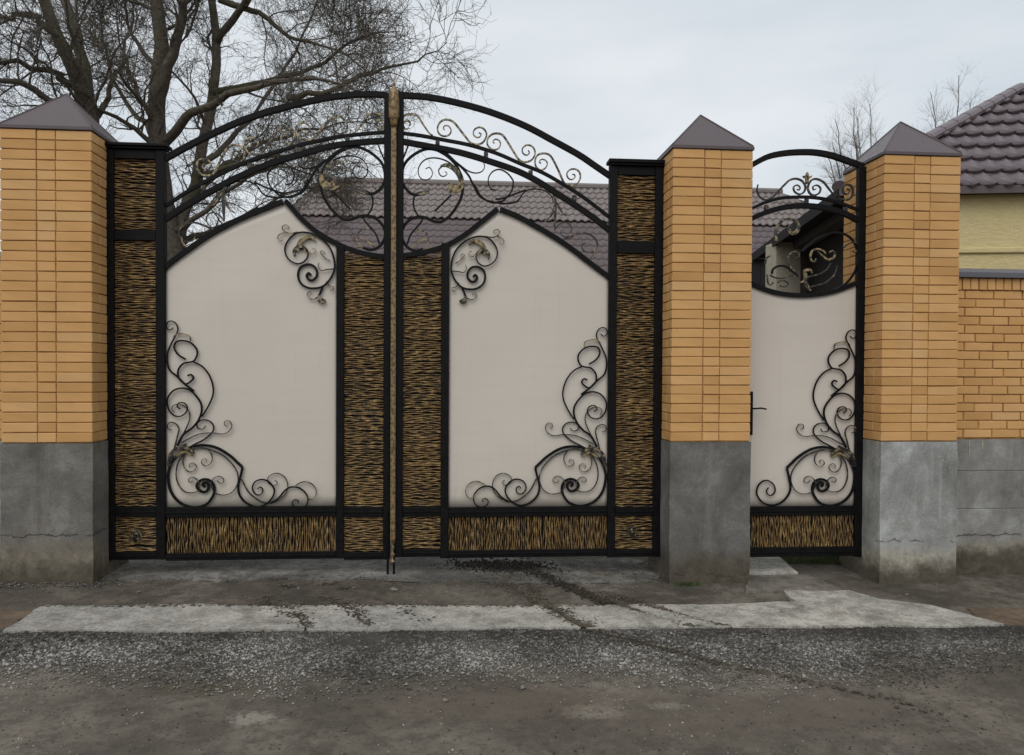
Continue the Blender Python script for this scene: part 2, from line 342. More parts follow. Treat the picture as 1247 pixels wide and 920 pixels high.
# ------------------------------------------------------------------ the setting: ground, road, apron
def axis(lo, hi, d, far):
    a = list(np.arange(lo, hi+1e-6, d)); s = d
    while a[-1] < far: s *= 1.35; a.append(a[-1]+s)
    s = d
    while a[0] > -far: s *= 1.35; a.insert(0, a[0]-s)
    return np.array(a)
def grid(name, xs, ys, dz, mat, keep=None, z=None):
    X, Y = np.meshgrid(xs, ys); Z = (gz(X, Y) if z is None else z(X, Y)) + dz
    V = np.stack([X.ravel(), Y.ravel(), Z.ravel()], 1); nx, ny = len(xs), len(ys)
    i, j = np.meshgrid(np.arange(nx-1), np.arange(ny-1)); a = (j*nx+i).ravel(); F = np.stack([a, a+1, a+nx+1, a+nx], 1)
    return tag(npmesh(name, V, F, mat, smooth=True), kind='structure')
grid('ground', axis(-5.2, 5.8, 0.07, 400), axis(-1.2, 2.2, 0.07, 400), 0.0, DIRT)
def rough_poly(name, pts, mat, dz, thick, amp, seed, step=0.05, kind='structure', inset=True):
    """a sheet lying on the ground with a ragged outline (world xy points) and a real edge"""
    r = np.random.default_rng(seed); q = []
    for a, b in zip(pts, pts[1:]+pts[:1]):
        a = np.array(a[:2], float); b = np.array(b[:2], float); n = max(1, int(np.linalg.norm(b-a)/step)); nn = np.array([-(b-a)[1], (b-a)[0]])/(np.linalg.norm(b-a)+1e-9)
        off = 0
        for i in range(n):
            off = 0.7*off+r.normal(0, amp); q.append(a+(b-a)*i/n+nn*off)
    bm = bmesh.new(); top = [bm.verts.new((x, y, float(gz(x, y))+dz)) for x, y in q]
    f = bm.faces.new(top); bmesh.ops.triangulate(bm, faces=[f])
    bm.edges.ensure_lookup_table(); be = [e for e in bm.edges if e.is_boundary]
    ex = bmesh.ops.extrude_edge_only(bm, edges=be)
    for v in [g for g in ex['geom'] if isinstance(g, bmesh.types.BMVert)]: v.co.z -= thick+dz
    bmesh.ops.recalc_face_normals(bm, faces=bm.faces)
    me = bpy.data.meshes.new(name); bm.to_mesh(me); bm.free(); me.materials.append(mat)
    o = bpy.data.objects.new(name, me); link(o); return tag(o, kind=kind)
RY = -1.12                                             # road edge = front of the concrete apron
grid('road', axis(-5.2, 5.8, 0.08, 150), np.concatenate([[-9.5, -8, -6.5, -5.5, -4.8], np.arange(-4.2, RY+0.02, 0.08), [RY+0.02]]), 0.006, ROAD)
ap = [G(2, 773), G(330, 771), G(710, 768), G(870, 766), G(1222, 765.5), G(1180, 752), G(1135, 740), G(1070, 733), G(1035, 722), G(955, 723), G(968, 737), G(800, 740.5), G(420, 741), G(52, 742)]
rough_poly('gravel_bed', [(-4.6, -1.10), (5.2, -1.10), (5.2, -1.40), (3.6, -1.48), (2.2, -1.58), (0.4, -1.66), (-1.6, -1.62), (-4.6, -1.68)], m_dirt('gravel_bed_dark', (0.042, 0.037, 0.030), (0.072, 0.064, 0.053), (0.13, 0.117, 0.098)), 0.0085, 0.03, 0.045, 71)  # dark sheet that shows through the gaps between the stones
SL = [[G(2, 773), G(371, 771), G(347, 741), G(52, 742)],
      [G(375, 771), G(708, 768.3), G(662, 740.6), G(351, 741)],
      [G(714, 768), G(870, 766), G(1222, 765.5), G(1180, 752), G(1135, 740), G(1070, 733), G(1035, 722), G(955, 723), G(968, 737), G(800, 740.5), G(668, 740.6)]]
for i, q_ in enumerate(SL): rough_poly('concrete_apron', q_, APRON, 0.022, 0.06, 0.0055, 3+i)
wp = [G(908, 722.5), G(912, 703), G(985, 702), G(1028, 720.5), G(958, 722)]
rough_poly('path', wp, m_dirt('path_dusty_concrete', (0.10, 0.088, 0.072), (0.17, 0.15, 0.125), (0.27, 0.24, 0.20)), 0.016, 0.05, 0.004, 4)
rough_poly('path', [G(906, 701), G(905, 676), G(942, 676), G(972, 700.5)], APRON, 0.020, 0.05, 0.004, 5)
th = [(-2.95, 0.05), (-1.2, 0.09), (0.6, 0.02), (1.68, 0.03), (1.68, 0.75), (0.2, 0.9), (-1.5, 0.85), (-3.0, 0.8)]
rough_poly('threshold', th, THRESH, 0.006, 0.03, 0.022, 6)

# ------------------------------------------------------------------ brick pillars
COURSE = 0.07375; ZB = 1.088; NC = 31; PWID = 0.64
_bm = {}
def brick_mesh(lx, ly, lz):
    key = (round(lx, 4), round(ly, 4), round(lz, 4))
    if key not in _bm:
        out = []
        for s in range(3):
            r = random.Random(hash(key)+s); bm = bmesh.new(); bmesh.ops.create_cube(bm, size=1)
            for v in bm.verts: v.co = Vector((v.co.x*lx, v.co.y*ly, v.co.z*lz))
            bmesh.ops.bevel(bm, geom=list(bm.edges), offset=0.0035, segments=1, affect='EDGES')
            for v in bm.verts: v.co += Vector((r.uniform(-1, 1), r.uniform(-1, 1), r.uniform(-1, 1)))*0.0014
            me = bpy.data.meshes.new('brick'); bm.to_mesh(me); bm.free(); me.materials.append(BRICK); out.append(me)
        _bm[key] = out
    return random.choice(_bm[key])
def brick(parent, cx, cy, cz, lx, ly, lz):
    o = bpy.data.objects.new('brick', brick_mesh(lx, ly, lz)); link(o, parent)
    o.location = (cx+random.uniform(-.001, .001), cy+random.uniform(-.0028, .0028), cz+random.uniform(-.0016, .0016))
    o.rotation_euler = (random.uniform(-.004, .004), 0, random.uniform(-.003, .003)); return o
def pillar(X0, label, conc, ztop=None):
    e = empty('gate_pillar', (X0+PWID/2, PWID/2, float(GS*(X0+PWID/2)))); z0 = e.location.z
    tag(e, label, 'pillar'); h = PWID/2; j = 0.0065; bz = COURSE-0.0068
    ST, HD = 0.250, 0.122; mid = PWID-2*(ST+j); dep = 0.120
    b = MB(); hb = h+0.004; n = 9                       # concrete base: slightly uneven cast faces
    zs = np.linspace(-0.12, ZB-z0-0.006, n); rr = random.Random(X0)
    V = []; F = []
    for i, z in enumerate(zs):
        ring = []
        for q in range(4):
            for s in range(6):
                t = s/6; c = [(-1, -1), (1, -1), (1, 1), (-1, 1)]
                a, d = c[q], c[(q+1) % 4]; ring.append((a[0]+(d[0]-a[0])*t, a[1]+(d[1]-a[1])*t))
        for (x, y) in ring: V.append((x*hb+rr.gauss(0, .0018), y*hb+rr.gauss(0, .0018), z))
    m_ = 24
    for i in range(n-1):
        for q in range(m_): F.append((i*m_+q, i*m_+(q+1) % m_, (i+1)*m_+(q+1) % m_, (i+1)*m_+q))
    F.append(tuple((n-1)*m_+q for q in range(m_)))
    mesh('base', V, F, conc, e)
    c = MB(); c.box(-h+.009, h-.009, -h+.009, h-.009, ZB-z0-.004, ZB-z0+NC*COURSE); c.build('mortar_core', MORT, e)
    for i in range(NC):
        z = ZB-z0+(i+.5)*COURSE
        for y in (-h+dep/2, h-dep/2):                   # front and back: stretcher, header, stretcher
            brick(e, -h+ST/2, y, z, ST, dep, bz); brick(e, 0, y, z, mid, dep, bz); brick(e, h-ST/2, y, z, ST, dep, bz)
        s0 = -h+dep+j; L1 = 0.252; L2 = (PWID-2*dep-3*j)-L1
        for x in (-h+dep/2, h-dep/2):
            brick(e, x, s0+L2/2, z, dep, L2, bz); brick(e, x, s0+L2+j+L1/2, z, dep, L1, bz)
    zt = ZB-z0+NC*COURSE; ov = h+0.010
    k = MB(); k.box(-ov, ov, -ov, ov, zt+.002, zt+.030); cap = k.build('cap', CAPM, e, bevel=.003)
    k = MB(); pk = zt+0.372
    k.add([(-ov+.006, -ov+.006, zt+.031), (ov-.006, -ov+.006, zt+.031), (ov-.006, ov-.006, zt+.031), (-ov+.006, ov-.006, zt+.031), (0, 0, pk)], [(0,1,4), (1,2,4), (2,3,4), (3,0,4), (3,2,1,0)])
    py = k.build('cap_pyramid', CAPM, cap)
    sm = MB()
    for sx, sy in ((-1, -1), (1, -1), (1, 1), (-1, 1)):
        a = np.array([sx*(ov-.008), sy*(ov-.008), zt+.035]); d = np.array([0, 0, pk+.001]); sm.rod([a, (a+d)/2, d], .006, 5)
    sm.build('cap_seam', CAPM, cap)
    return e
XL = P(112.2, 460, 0)[0]-PWID; XM = P(817.5, 460, 0)[0]; XR = P(1074, 460, 0)[0]
pillar(XL, 'orange brick gate pillar with pyramid cap standing beside the wide double gate only', CONC[0])
pillar(XM, 'orange brick gate pillar standing between the double gate and the narrow wicket gate', CONC[1])
pillar(XR, 'orange brick gate pillar between the narrow wicket gate and the low brick fence', CONC[2])

# ------------------------------------------------------------------ brick fences
def fence(X0, X1, Yf, label, seed):
    e = empty('brick_fence', ((X0+X1)/2, Yf+.13, float(GS*(X0+X1)/2))); z0 = e.location.z; tag(e, label, 'fence'); cx = e.location.x
    T = 0.25; yc = 0.0; nc = 17; rr = random.Random(seed); bz = COURSE-.008; hw = (X1-X0)/2
    zs_ = [-.10, .575, .90, ZB-z0-.012]          # plinth cast in lifts, the form boards left ledges
    for i_ in range(3): b = MB(); o_ = (.012, .009, .0105)[i_]; b.box(-hw, hw, -T/2-o_, T/2+o_, zs_[i_]+.001, zs_[i_+1]-.001); b.build('plinth_lift', CONC[3], e, bevel=.004)
    b = MB(); b.box(-hw+.01, hw-.01, -T/2+.004, T/2-.004, -.10, ZB-z0-.02); b.build('plinth_core', CONC[3], e)
    c = MB(); c.box(-hw+.001, hw-.001, -T/2+.012, T/2-.004, ZB-z0-.01, ZB-z0+nc*COURSE+.105); c.build('mortar_core', MORT, e)
    for i in range(nc):
        x = -hw; k = 0
        off = (0.0, 0.128)[i % 2] if i % 4 != 3 else 0.09
        first = True
        while x < hw-.03:
            w = 0.250 if not (first and off) else off
            first = False; w = min(w, hw-x)
            if w > .03: brick(e, x+w/2, -T/2+.06, ZB-z0+(i+.5)*COURSE, w-.002, .12, bz)
            x += w+.008
    x = -hw                                             # soldier course standing on edge, set 15 mm proud
    while x < hw-.05:
        brick(e, x+.033, -T/2+.045, ZB-z0+nc*COURSE+.050, .066, .12, .096); x += .0745
    for dx, dl in ((.045, .14), (.30, .15), (.415, .09)):
        d_ = MB(); d_.rod([[-hw+dx, -T/2-.012, ZB-z0-.014], [-hw+dx+.002, -T/2-.013, ZB-z0-.014-dl*.6], [-hw+dx, -T/2-.012, ZB-z0-.014-dl]], np.array([.006, .005, .003]), 6); d_.build('mortar_drip', CPLAS, e)
    k = MB(); zc = ZB-z0+nc*COURSE+.102
    k.add([(-hw,-T/2-.05,zc),(hw,-T/2-.05,zc),(hw,-T/2-.05,zc+.045),(-hw,-T/2-.05,zc+.045),(-hw,0,zc+.10),(hw,0,zc+.10),(-hw,T/2+.05,zc+.045),(hw,T/2+.05,zc+.045),(-hw,T/2+.05,zc),(hw,T/2+.05,zc)],
          [(0,1,2,3),(3,2,5,4),(4,5,7,6),(6,7,9,8),(8,9,1,0),(0,3,4,6,8),(1,9,7,5,2)])
    k.build('coping', COPE, e, bevel=.003); return e
fence(XR+PWID+.004, XR+PWID+2.3, .29, 'orange brick fence with grey metal coping beyond the wicket gate pillar', 1)
fence(XL-1.6, XL-.004, .29, 'orange brick fence joining the pillar of the wide double gate', 2)

# ------------------------------------------------------------------ gates
YG = 0.27
def X(x): return P(x, 430, YG)[0]
def Z(xr, y): return P(xr, y, YG)[2]
def pp(pts, dy=0.0): return np.array([P(x, y, YG)+np.array([0, dy, 0]) for x, y in pts])
MM = 0.0066                                            # metres per photo pixel in the gate plane
def bar(parent, name, x0, x1, y0, y1, xr, d0=0.0, d1=0.05, mat=None, bev=.004):
    b = MB(); za, zb = Z(xr, y1), Z(xr, y0); xa, xb = X(x0), X(x1)
    b.box(xa, xb, YG+d0, YG+d1, za, zb); o = b.build(name, mat or BLACK, None, bevel=bev); o.parent = parent
    o.matrix_parent_inverse = Matrix.Translation(-Vector(parent.location)); return o
def fix(o, root):                                      # o's vertices are in world space; root is an empty (grand-parent ok)
    o.parent = root; o.matrix_parent_inverse = Matrix.Translation(-Vector(root.location)) if root.parent is None and root.type == 'EMPTY' else Matrix.Identity(4); return o
def curve(parent, name, pts, w, d=.012, mat=None, dy=0.0, taper=None, step=1.5):
    c = crom(pts, step); q = pp(c, dy); n = len(q); ww = np.full(n, w*MM)
    if taper == 'end': ww *= np.clip(np.linspace(1.0, .45, n), 0, 1)
    if taper == 'both': ww *= .5+.6*np.sin(np.linspace(0.1, math.pi-.1, n))
    if taper == 'leaf': ww *= np.sin(np.linspace(0.12, math.pi-.12, n))**.7
    b = MB(); b.sweep(q, ww, d); o = b.build(name, mat or BLACK); return fix(o, parent)
def scrolls(parent, name, curves, f, base_dy, wk=1.0):
    """one ornament: first curve is the part, the rest its sub-parts. curves: (points, width, material, taper, subname)"""
    root = None
    for i, (pts, w, mat, tp, sub) in enumerate(curves):
        q = [f(x, y) for x, y in pts]; dy = base_dy-.0012*(i % 5)
        w = w*wk
        if root is None: root = curve(parent, name, q, w, .014, mat, dy, tp)
        else: curve(root, sub, q, w, .011 if sub != 'leaf' else .02, mat, dy, tp)
    return root
def weave(parent, x0, x1, y0, y1, xr, vert=False, ytop=None):
    """basket-woven strands over hidden stakes: the strands run across (vert: up) and pass in front of and behind the stakes"""
    xa, xb, za, zb = X(x0), X(x1), Z(xr, y1), Z(xr, y0); cx, cz = (xa+xb)/2, (za+zb)/2
    bk = MB(); bk.box(xa, xb, YG+.040, YG+.044, za, zb if ytop is None else Z(xr, ytop(x0 if ytop(x0) > ytop(x1) else x1))); 
    root = fix(bk.build('woven_panel', BLACK), parent)
    Lw, Hh = (zb-za, xb-xa) if vert else (xb-xa, zb-za); pitch = .0150; n = int(Hh/pitch); ns = max(3, round(Lw/.062))
    Vs, Fs, base = [], [], 0
    for i in range(n):
        c = -Hh/2+(i+.5)*Hh/n; lo, hi = -Lw/2, Lw/2
        if ytop is not None:
            zc = cz+c; ok = [u for u in np.linspace(0, 1, 25) if Z(xr, ytop(x0+(x1-x0)*u)) > zc+.004]
            if len(ok) < 4: continue
            lo, hi = -Lw/2+Lw*min(ok), -Lw/2+Lw*max(ok)
        a = np.linspace(lo, hi, max(6, int(ns*6*(hi-lo)/Lw))); ph = (i % 2)*math.pi*.8 + rng.normal(0, .9); fq = rng.uniform(.8, 1.25)
        depth = -.0045*np.sin((a+Lw/2)/Lw*ns*fq*math.pi+ph) + rng.normal(0, .0014) - .002
        wob = .0026*np.sin(a*rng.uniform(20, 60)+rng.uniform(0, 6)) + np.cumsum(rng.normal(0, .0006, len(a)))
        rad = pitch*.37*(1+rng.normal(0, .16))*(1+.16*np.sin(a*60+rng.uniform(0, 6)))
        ring = []
        for k in range(6):
            an = 2*math.pi*k/6; u = c+wob+np.sin(an)*rad; y = depth+np.cos(an)*.007
            ring.append(np.stack([u, y, a], 1) if vert else np.stack([a, y, u], 1))
        Vq = np.stack(ring, 1).reshape(-1, 3); m_ = len(a)
        ii, kk = np.meshgrid(np.arange(m_-1), np.arange(6), indexing='ij'); ii = ii.ravel(); kk = kk.ravel()
        Fq = np.stack([ii*6+kk, (ii+1)*6+kk, (ii+1)*6+(kk+1) % 6, ii*6+(kk+1) % 6], 1)
        Vs.append(Vq); Fs.append(Fq+base); base += len(Vq)
    o = npmesh('strands', np.vstack(Vs), np.vstack(Fs), WEAVE, None, True); tag(o, kind='stuff')
    o.parent = root; o.location = (cx, YG+.028, cz); return root
def rosette(parent, x, y, xr):
    c = P(x, y, YG); b = MB(); n = 20
    for r, d in ((.042, .007), (.022, .012)):
        b.rod(np.array([[c[0]+r*math.cos(2*math.pi*i/n), YG+.012, c[2]+r*math.sin(2*math.pi*i/n)] for i in range(n+1)]), d*.7, 5)
    b.rod([[c[0], YG+.0, c[2]], [c[0], YG+.03, c[2]]], .012, 8)
    fix(b.build('rosette', PATG), parent)

# ---- ornaments traced once (on the right-hand leaf) and mapped to where each copy hangs
def q1(*p): return [(560+x/6.563, 540+y/6.563) for x, y in p]
def q2(*p): return [(660+x/8.367, 390+y/8.367) for x, y in p]
def q3(*p): return [(660+x/8.367, 480+y/8.367) for x, y in p]
B_, T_, G_ = BLACK, BLACK, GOLDP
LOWER = [
 (q1((885,345),(905,330),(890,310),(862,325),(862,360),(890,385),(930,370),(950,335),(925,298),(880,287),(835,310),(815,360),(830,420),(880,480),(970,503),(1070,470),(1140,390),(1166,280),(1155,200),(1120,130),(1060,75),(1000,42),(900,26),(800,45),(700,105),(640,160),(603,195)), 2.9, B_, None, ''),
 (q1((603,195),(615,250),(635,330),(628,400),(590,455),(530,492),(470,497),(410,465),(370,410),(365,360),(400,310),(450,288),(505,303),(529,348),(515,390),(485,408),(455,392),(452,358),(475,345),(490,362)), 2.7, B_, 'end', 'scroll_bar'),
 (q1((1000,58),(900,48),(770,92),(690,160),(645,230),(637,300),(662,365),(712,402),(770,405),(815,385),(840,330),(825,285),(785,262),(750,280),(745,305),(770,318),(795,297)), 1.6, PAT, 'end', 'scroll_bar'),
 (q1((1045,85),(1090,160),(1105,250),(1085,330),(1040,380),(980,390),(935,370),(930,320),(950,285),(985,270),(1012,290),(998,312),(975,302)), 1.6, PAT, 'end', 'scroll_bar'),
 (q1((860,60),(832,110),(840,160),(880,185),(912,162),(905,135),(880,130),(872,152)), 1.3, PATG, 'end', 'curl'),
 (q1((1040,90),(1055,150),(1040,205),(1000,230),(960,210),(955,180),(985,160),(1008,178),(1000,198)), 1.3, PATG, 'end', 'curl'),
 (q1((612,285),(560,380),(500,435),(440,465),(370,465),(310,430),(270,380),(262,320),(290,265),(345,240),(400,262),(415,300),(390,330),(355,335),(340,310),(360,295)), 1.6, PAT, 'end', 'scroll_bar'),
 (q1((390,470),(330,430),(280,370),(230,345),(170,355),(125,395),(108,440),(125,490),(165,512),(210,500),(228,465),(205,442),(180,452),(185,472)), 2.2, B_, 'end', 'scroll_bar'),
 (q1((215,345),(170,315),(120,305),(70,330),(45,375),(55,420),(85,440),(115,425),(110,400)), 1.4, PATG, 'end', 'curl'),
 (q3((560,540),(500,430),(420,370),(355,290),(325,200),(335,120),(390,40),(450,-8),(520,-22),(590,-2),(640,50),(658,110),(640,190),(590,245),(530,252),(480,220),(463,170),(490,125),(540,120),(562,155),(530,182)), 2.6, B_, 'end', 'scroll_bar'),
 (q3((500,420),(455,320),(440,250),(458,190),(520,140),(590,140),(615,180),(590,215)), 1.4, PAT, 'end', 'curl'),
 (q2((400,760),(490,690),(560,620),(630,560),(658,480),(655,390),(620,300),(580,220),(555,160),(575,100),(620,75),(660,95),(665,140),(630,165),(600,140)), 2.3, B_, 'end', 'scroll_bar'),
 (q2((480,450),(550,405),(590,340),(570,280),(500,268),(430,290),(375,350),(370,410),(400,465),(440,478),(500,490),(545,540),(555,600),(535,650),(480,690),(430,665),(405,630),(430,598),(462,612)), 1.9, B_, None, 'scroll_bar'),
 (q2((410,472),(320,520),(250,610),(215,720),(220,810),(265,915),(325,1010)), 1.7, B_, None, 'scroll_bar'),
 (q2((430,275),(440,225),(490,205),(560,200),(600,235)), 1.3, GOLDP, None, 'curl'),
 (q3((480,575),(400,530),(290,470),(220,400),(215,340),(260,295),(330,290),(372,330),(360,370),(310,375),(290,345)), 2.0, B_, 'end', 'scroll_bar'),
 (q3((520,510),(400,445),(320,420),(220,415),(120,425),(60,395),(35,345),(60,298),(103,303),(105,340),(78,350)), 1.4, PAT, 'end', 'curl'),
 (q3((590,575),(560,450),(545,380),(570,330),(620,310),(655,335),(650,375),(615,385)), 1.8, PAT, 'end', 'curl'),
 (q3((395,620),(440,575),(500,555),(570,572),(625,620),(650,700)), 4.2, PATG, 'leaf', 'leaf'),
 (q3((405,640),(470,600),(520,610),(585,660)), 3.0, GOLDP, 'leaf', 'leaf'),
 (q3((480,520),(500,545),(540,560)), 4.0, PAT, 'leaf', 'leaf'),
 (q3((600,640),(640,680),(650,730),(610,720)), 2.4, PAT, None, 'leaf'),
]
def q5(*p): return [(330+x/8.367, 265+y/8.367) for x, y in p]
UPPER = [                                             # traced on the left-hand leaf
 (q5((405,590),(385,565),(362,592),(380,630),(420,640),(465,600),(465,540),(430,492),(370,478),(300,510),(275,580),(295,660),(360,710),(440,722),(530,700),(600,630),(645,530),(640,420),(600,310),(530,230),(430,170),(330,150),(240,170),(170,240),(140,320),(160,400),(220,455),(290,470),(350,435),(375,380),(362,320),(325,305),(300,335)), 2.8, B_, 'end', ''),
 (q5((285,350),(270,310),(300,250),(350,212),(410,200),(455,240)), 5.0, GOLDP, 'leaf', 'leaf'),
 (q5((240,400),(235,340),(280,300),(330,300),(360,350)), 4.0, PATG, 'leaf', 'leaf'),
 (q5((275,150),(200,162),(150,150),(120,125),(115,95),(150,75),(182,95),(170,118)), 1.5, PATG, 'end', 'curl'),
 (q5((140,150),(80,180),(68,215),(98,242),(122,222)), 1.2, GOLDP, 'end', 'curl'),
 (q5((530,700),(505,760),(480,815)), 2.4, B_, None, 'scroll_bar'),
 (q5((475,815),(420,835),(375,805),(368,772),(398,755),(415,780)), 1.3, PATG, 'end', 'curl'),
 (q5((485,800),(515,830),(550,850),(515,870),(480,845)), 2.4, PATG, None, 'leaf'),
 (q5((640,525),(570,530),(510,540),(480,500),(490,460)), 1.4, PAT, 'end', 'curl'),
 (q5((380,340),(410,370),(450,360),(450,320),(420,315)), 1.2, GOLDP, 'end', 'curl'),
 (q5((600,440),(560,420),(520,380),(500,350),(530,340),(550,370)), 1.2, PATG, 'end', 'curl'),
 (q5((560,650),(600,700),(635,700),(630,740),(600,740)), 1.2, PATG, 'end', 'curl'),
]
def za(*p): return [(480+x/8.907, 130+y/8.907) for x, y in p]
def zb(*p): return [(480+x/8.907, 220+y/8.907) for x, y in p]
def zc(*p): return [(610+x/8.907, 170+y/8.907) for x, y in p]
def zd(*p): return [(610+x/8.907, 230+y/8.907) for x, y in p]
CREST = [                                             # running scrolls on the thin upper arch
 za((160,200),(175,180),(160,150),(120,150),(95,190),(120,235),(160,225)) , 
 za((95,245),(75,170),(100,100),(170,75),(250,92),(310,180),(380,280),(420,305)),
 za((548,245),(532,228),(548,200),(590,203),(618,248),(600,295),(545,315),(490,290),(470,230),(492,170),(540,137),(600,138),(650,165),(700,225),(770,315),(830,385),(890,405),(955,388),(995,335),(1002,280),(970,232),(920,217),(872,242),(860,290),(890,325),(930,322),(945,292),(918,276)),
 za((1090,392),(1073,372),(1095,347),(1140,360),(1155,402),(1130,450),(1070,460),(1015,410),(1018,340),(1065,293),(1130,285),(1190,315),(1250,400))[:-1]+zc((130,110),(200,215),(262,240),(330,220),(372,160),(365,100),(330,62),(280,55),(237,90),(240,140),(280,165),(312,140),(298,112)),
 zc((440,252),(418,238),(440,210),(488,220),(507,262),(480,310),(430,325),(385,290),(373,225),(400,165),(460,145),(525,158),(570,215),(625,325),(690,465),(750,492),(810,490),(850,450),(867,395),(850,340),(805,315),(755,322),(720,362),(732,412),(772,430),(808,405),(800,375),(778,375)),
]
SPACERS = [(532.8, 172.2), (592, 187.8), (646.5, 210.5), (700, 241)]
ARCHS = [                                             # under the main arch
 (za((480,470),(580,532),(660,612),(710,700),(745,800))+zb((742,120),(710,220),(650,320),(580,400),(500,445),(420,435),(340,400),(260,390),(170,420),(100,500),(80,590),(110,680),(170,740),(240,760),(310,740)), 2.6, B_, None, ''),
 (za((480,470),(400,452),(320,460),(220,510),(130,590),(90,680),(83,790))+zb((105,50),(150,110),(215,150),(290,140),(350,125)), 2.6, B_, None, 'scroll_bar'),
 (za((725,790),(690,700),(625,622),(540,572),(440,550),(345,565),(283,620),(260,690),(278,760),(330,790),(392,770),(415,712),(382,655),(340,670)), 1.5, B_, 'end', 'curl'),
 (za((500,640),(570,630),(640,660),(690,720),(715,810)), 4.5, PATG, 'leaf', 'leaf'),
 (za((520,640),(482,685),(500,740),(542,752),(575,722),(550,700)), 1.4, PAT, 'end', 'curl'),
 (zb((590,20),(650,90),(720,60),(745,-40)), 6.5, GOLDP, 'leaf', 'leaf'),
 (zb((560,90),(640,110),(720,60)), 4.0, GOLDP, 'leaf', 'leaf'),
 (zb((350,125),(260,130),(215,180),(208,260),(230,330),(265,385)), 1.6, B_, None, 'scroll_bar'),
 (zb((250,150),(300,140),(350,120),(385,90)), 3.5, PATG, 'leaf', 'leaf'),
 (zb((440,330),(520,250),(620,150)), 1.6, B_, None, 'scroll_bar'),
 (zb((140,690),(180,580),(290,450),(300,420)), 1.6, B_, None, 'scroll_bar'),
 (zb((190,725),(290,650),(370,640),(360,690),(330,725),(390,735)), 1.6, GOLDP, 'end', 'curl'),
 (zb((220,560),(260,530),(340,560),(370,620)), 1.4, PATG, None, 'curl'),
 (za((480,478),(560,500),(660,590),(740,662),(810,745),(850,825))+zb((885,65),(930,150),(1000,210),(1090,238),(1180,215))+zc((70,618),(118,555),(135,470),(115,395),(60,350),(0,325))[:3]+[(624.5,218.5),(618,210.5),(609,206),(601,208),(595.5,215),(595,224),(599,230),(605,231)], 2.2, B_, 'end', 'scroll_bar'),
 (za((600,540),(740,650),(800,692),(880,716),(950,700),(982,650),(970,600)), 1.6, B_, 'end', 'curl'),
 (zb((850,20),(900,130),(960,190),(1060,225),(1100,232)), 1.4, B_, None, 'scroll_bar'),
 (zc((-40,680),(30,692),(140,680),(195,650),(235,590),(285,548),(350,532),(430,537),(500,562),(558,620),(572,680)), 1.7, B_, 'end', 'scroll_bar'),
 (zc((-60,640),(0,640),(120,600),(270,542)), 1.6, B_, None, 'scroll_bar'),
 (zd((565,60),(590,110),(592,250),(585,440)), 2.6, PAT, 'leaf', 'leaf'),
 (zd((600,120),(560,260),(520,320),(470,350)), 2.0, PATG, 'leaf', 'leaf'),
 (zd((600,130),(640,200),(680,265),(720,290)), 1.6, PATG, 'leaf', 'leaf'),
 (zd((585,440),(640,380),(700,360),(750,382),(772,430),(750,490),(700,520),(650,480),(670,440)), 1.3, PAT, 'end', 'curl'),
 (zd((690,545),(800,503),(880,480),(960,490),(1020,532),(1052,592),(1040,650),(990,690),(920,680),(885,640),(890,600),(930,590)), 2.0, PAT, 'end', 'scroll_bar'),
 (zd((1030,640),(1000,720),(960,760)), 1.4, GOLDP, 'leaf', 'leaf'),
 (za((150,420),(120,500),(80,600)), 1.4, B_, None, 'scroll_bar'),
]
OUT_R = [(485,115),(522,117.5),(560,125),(600,136.5),(640,152.5),(675,171),(705,187.5),(725,201),(744,214)]
THIN_R = [(486,161),(510,164),(540,169.5),(572.5,176),(605,186),(635,199),(660,209),(685,223),(710,239),(730,254),(744,265)]
MAIN_R = [(486,171),(522,177.5),(560,185),(597,196),(630,207.5),(655,220),(677,234),(702,250),(725,266),(744,281)]
OUT_L = [(471,114.5),(440,114),(402,117.5),(365,125),(330,134),(295,145.5),(260,161),(227,177.5),(199,193)]
THIN_L = [(471,160),(440,162.5),(402,167.5),(365,176),(330,186),(297,197.5),(265,212.5),(230,231),(199,251)]
MAIN_L = [(471,170.5),(440,172.5),(402,177.5),(365,187.5),(330,198),(295,212.5),(260,230),(227,249),(199,267)]
SH_L = [(198,327.5),(210,317.5),(227,305),(255,285.5),(285,269.5),(315,256.5),(344,245)]
BW_L = [(347,244),(356,254),(366,265.5),(385,282),(407,295),(430,305),(455,311),(471,312.5)]
SH_R = [(609,254.5),(630,263),(655,276.5),(680,291.5),(700,305.5),(720,321),(744,339)]
BW_R = [(606,254),(597,261.5),(585,271),(565,286.5),(542,299.5),(515,307.5),(486,312)]
def yat(poly):
    q = sorted(poly); xs = [a for a, _ in q]; ys = [b for _, b in q]
    return lambda x: float(np.interp(x, xs, ys))
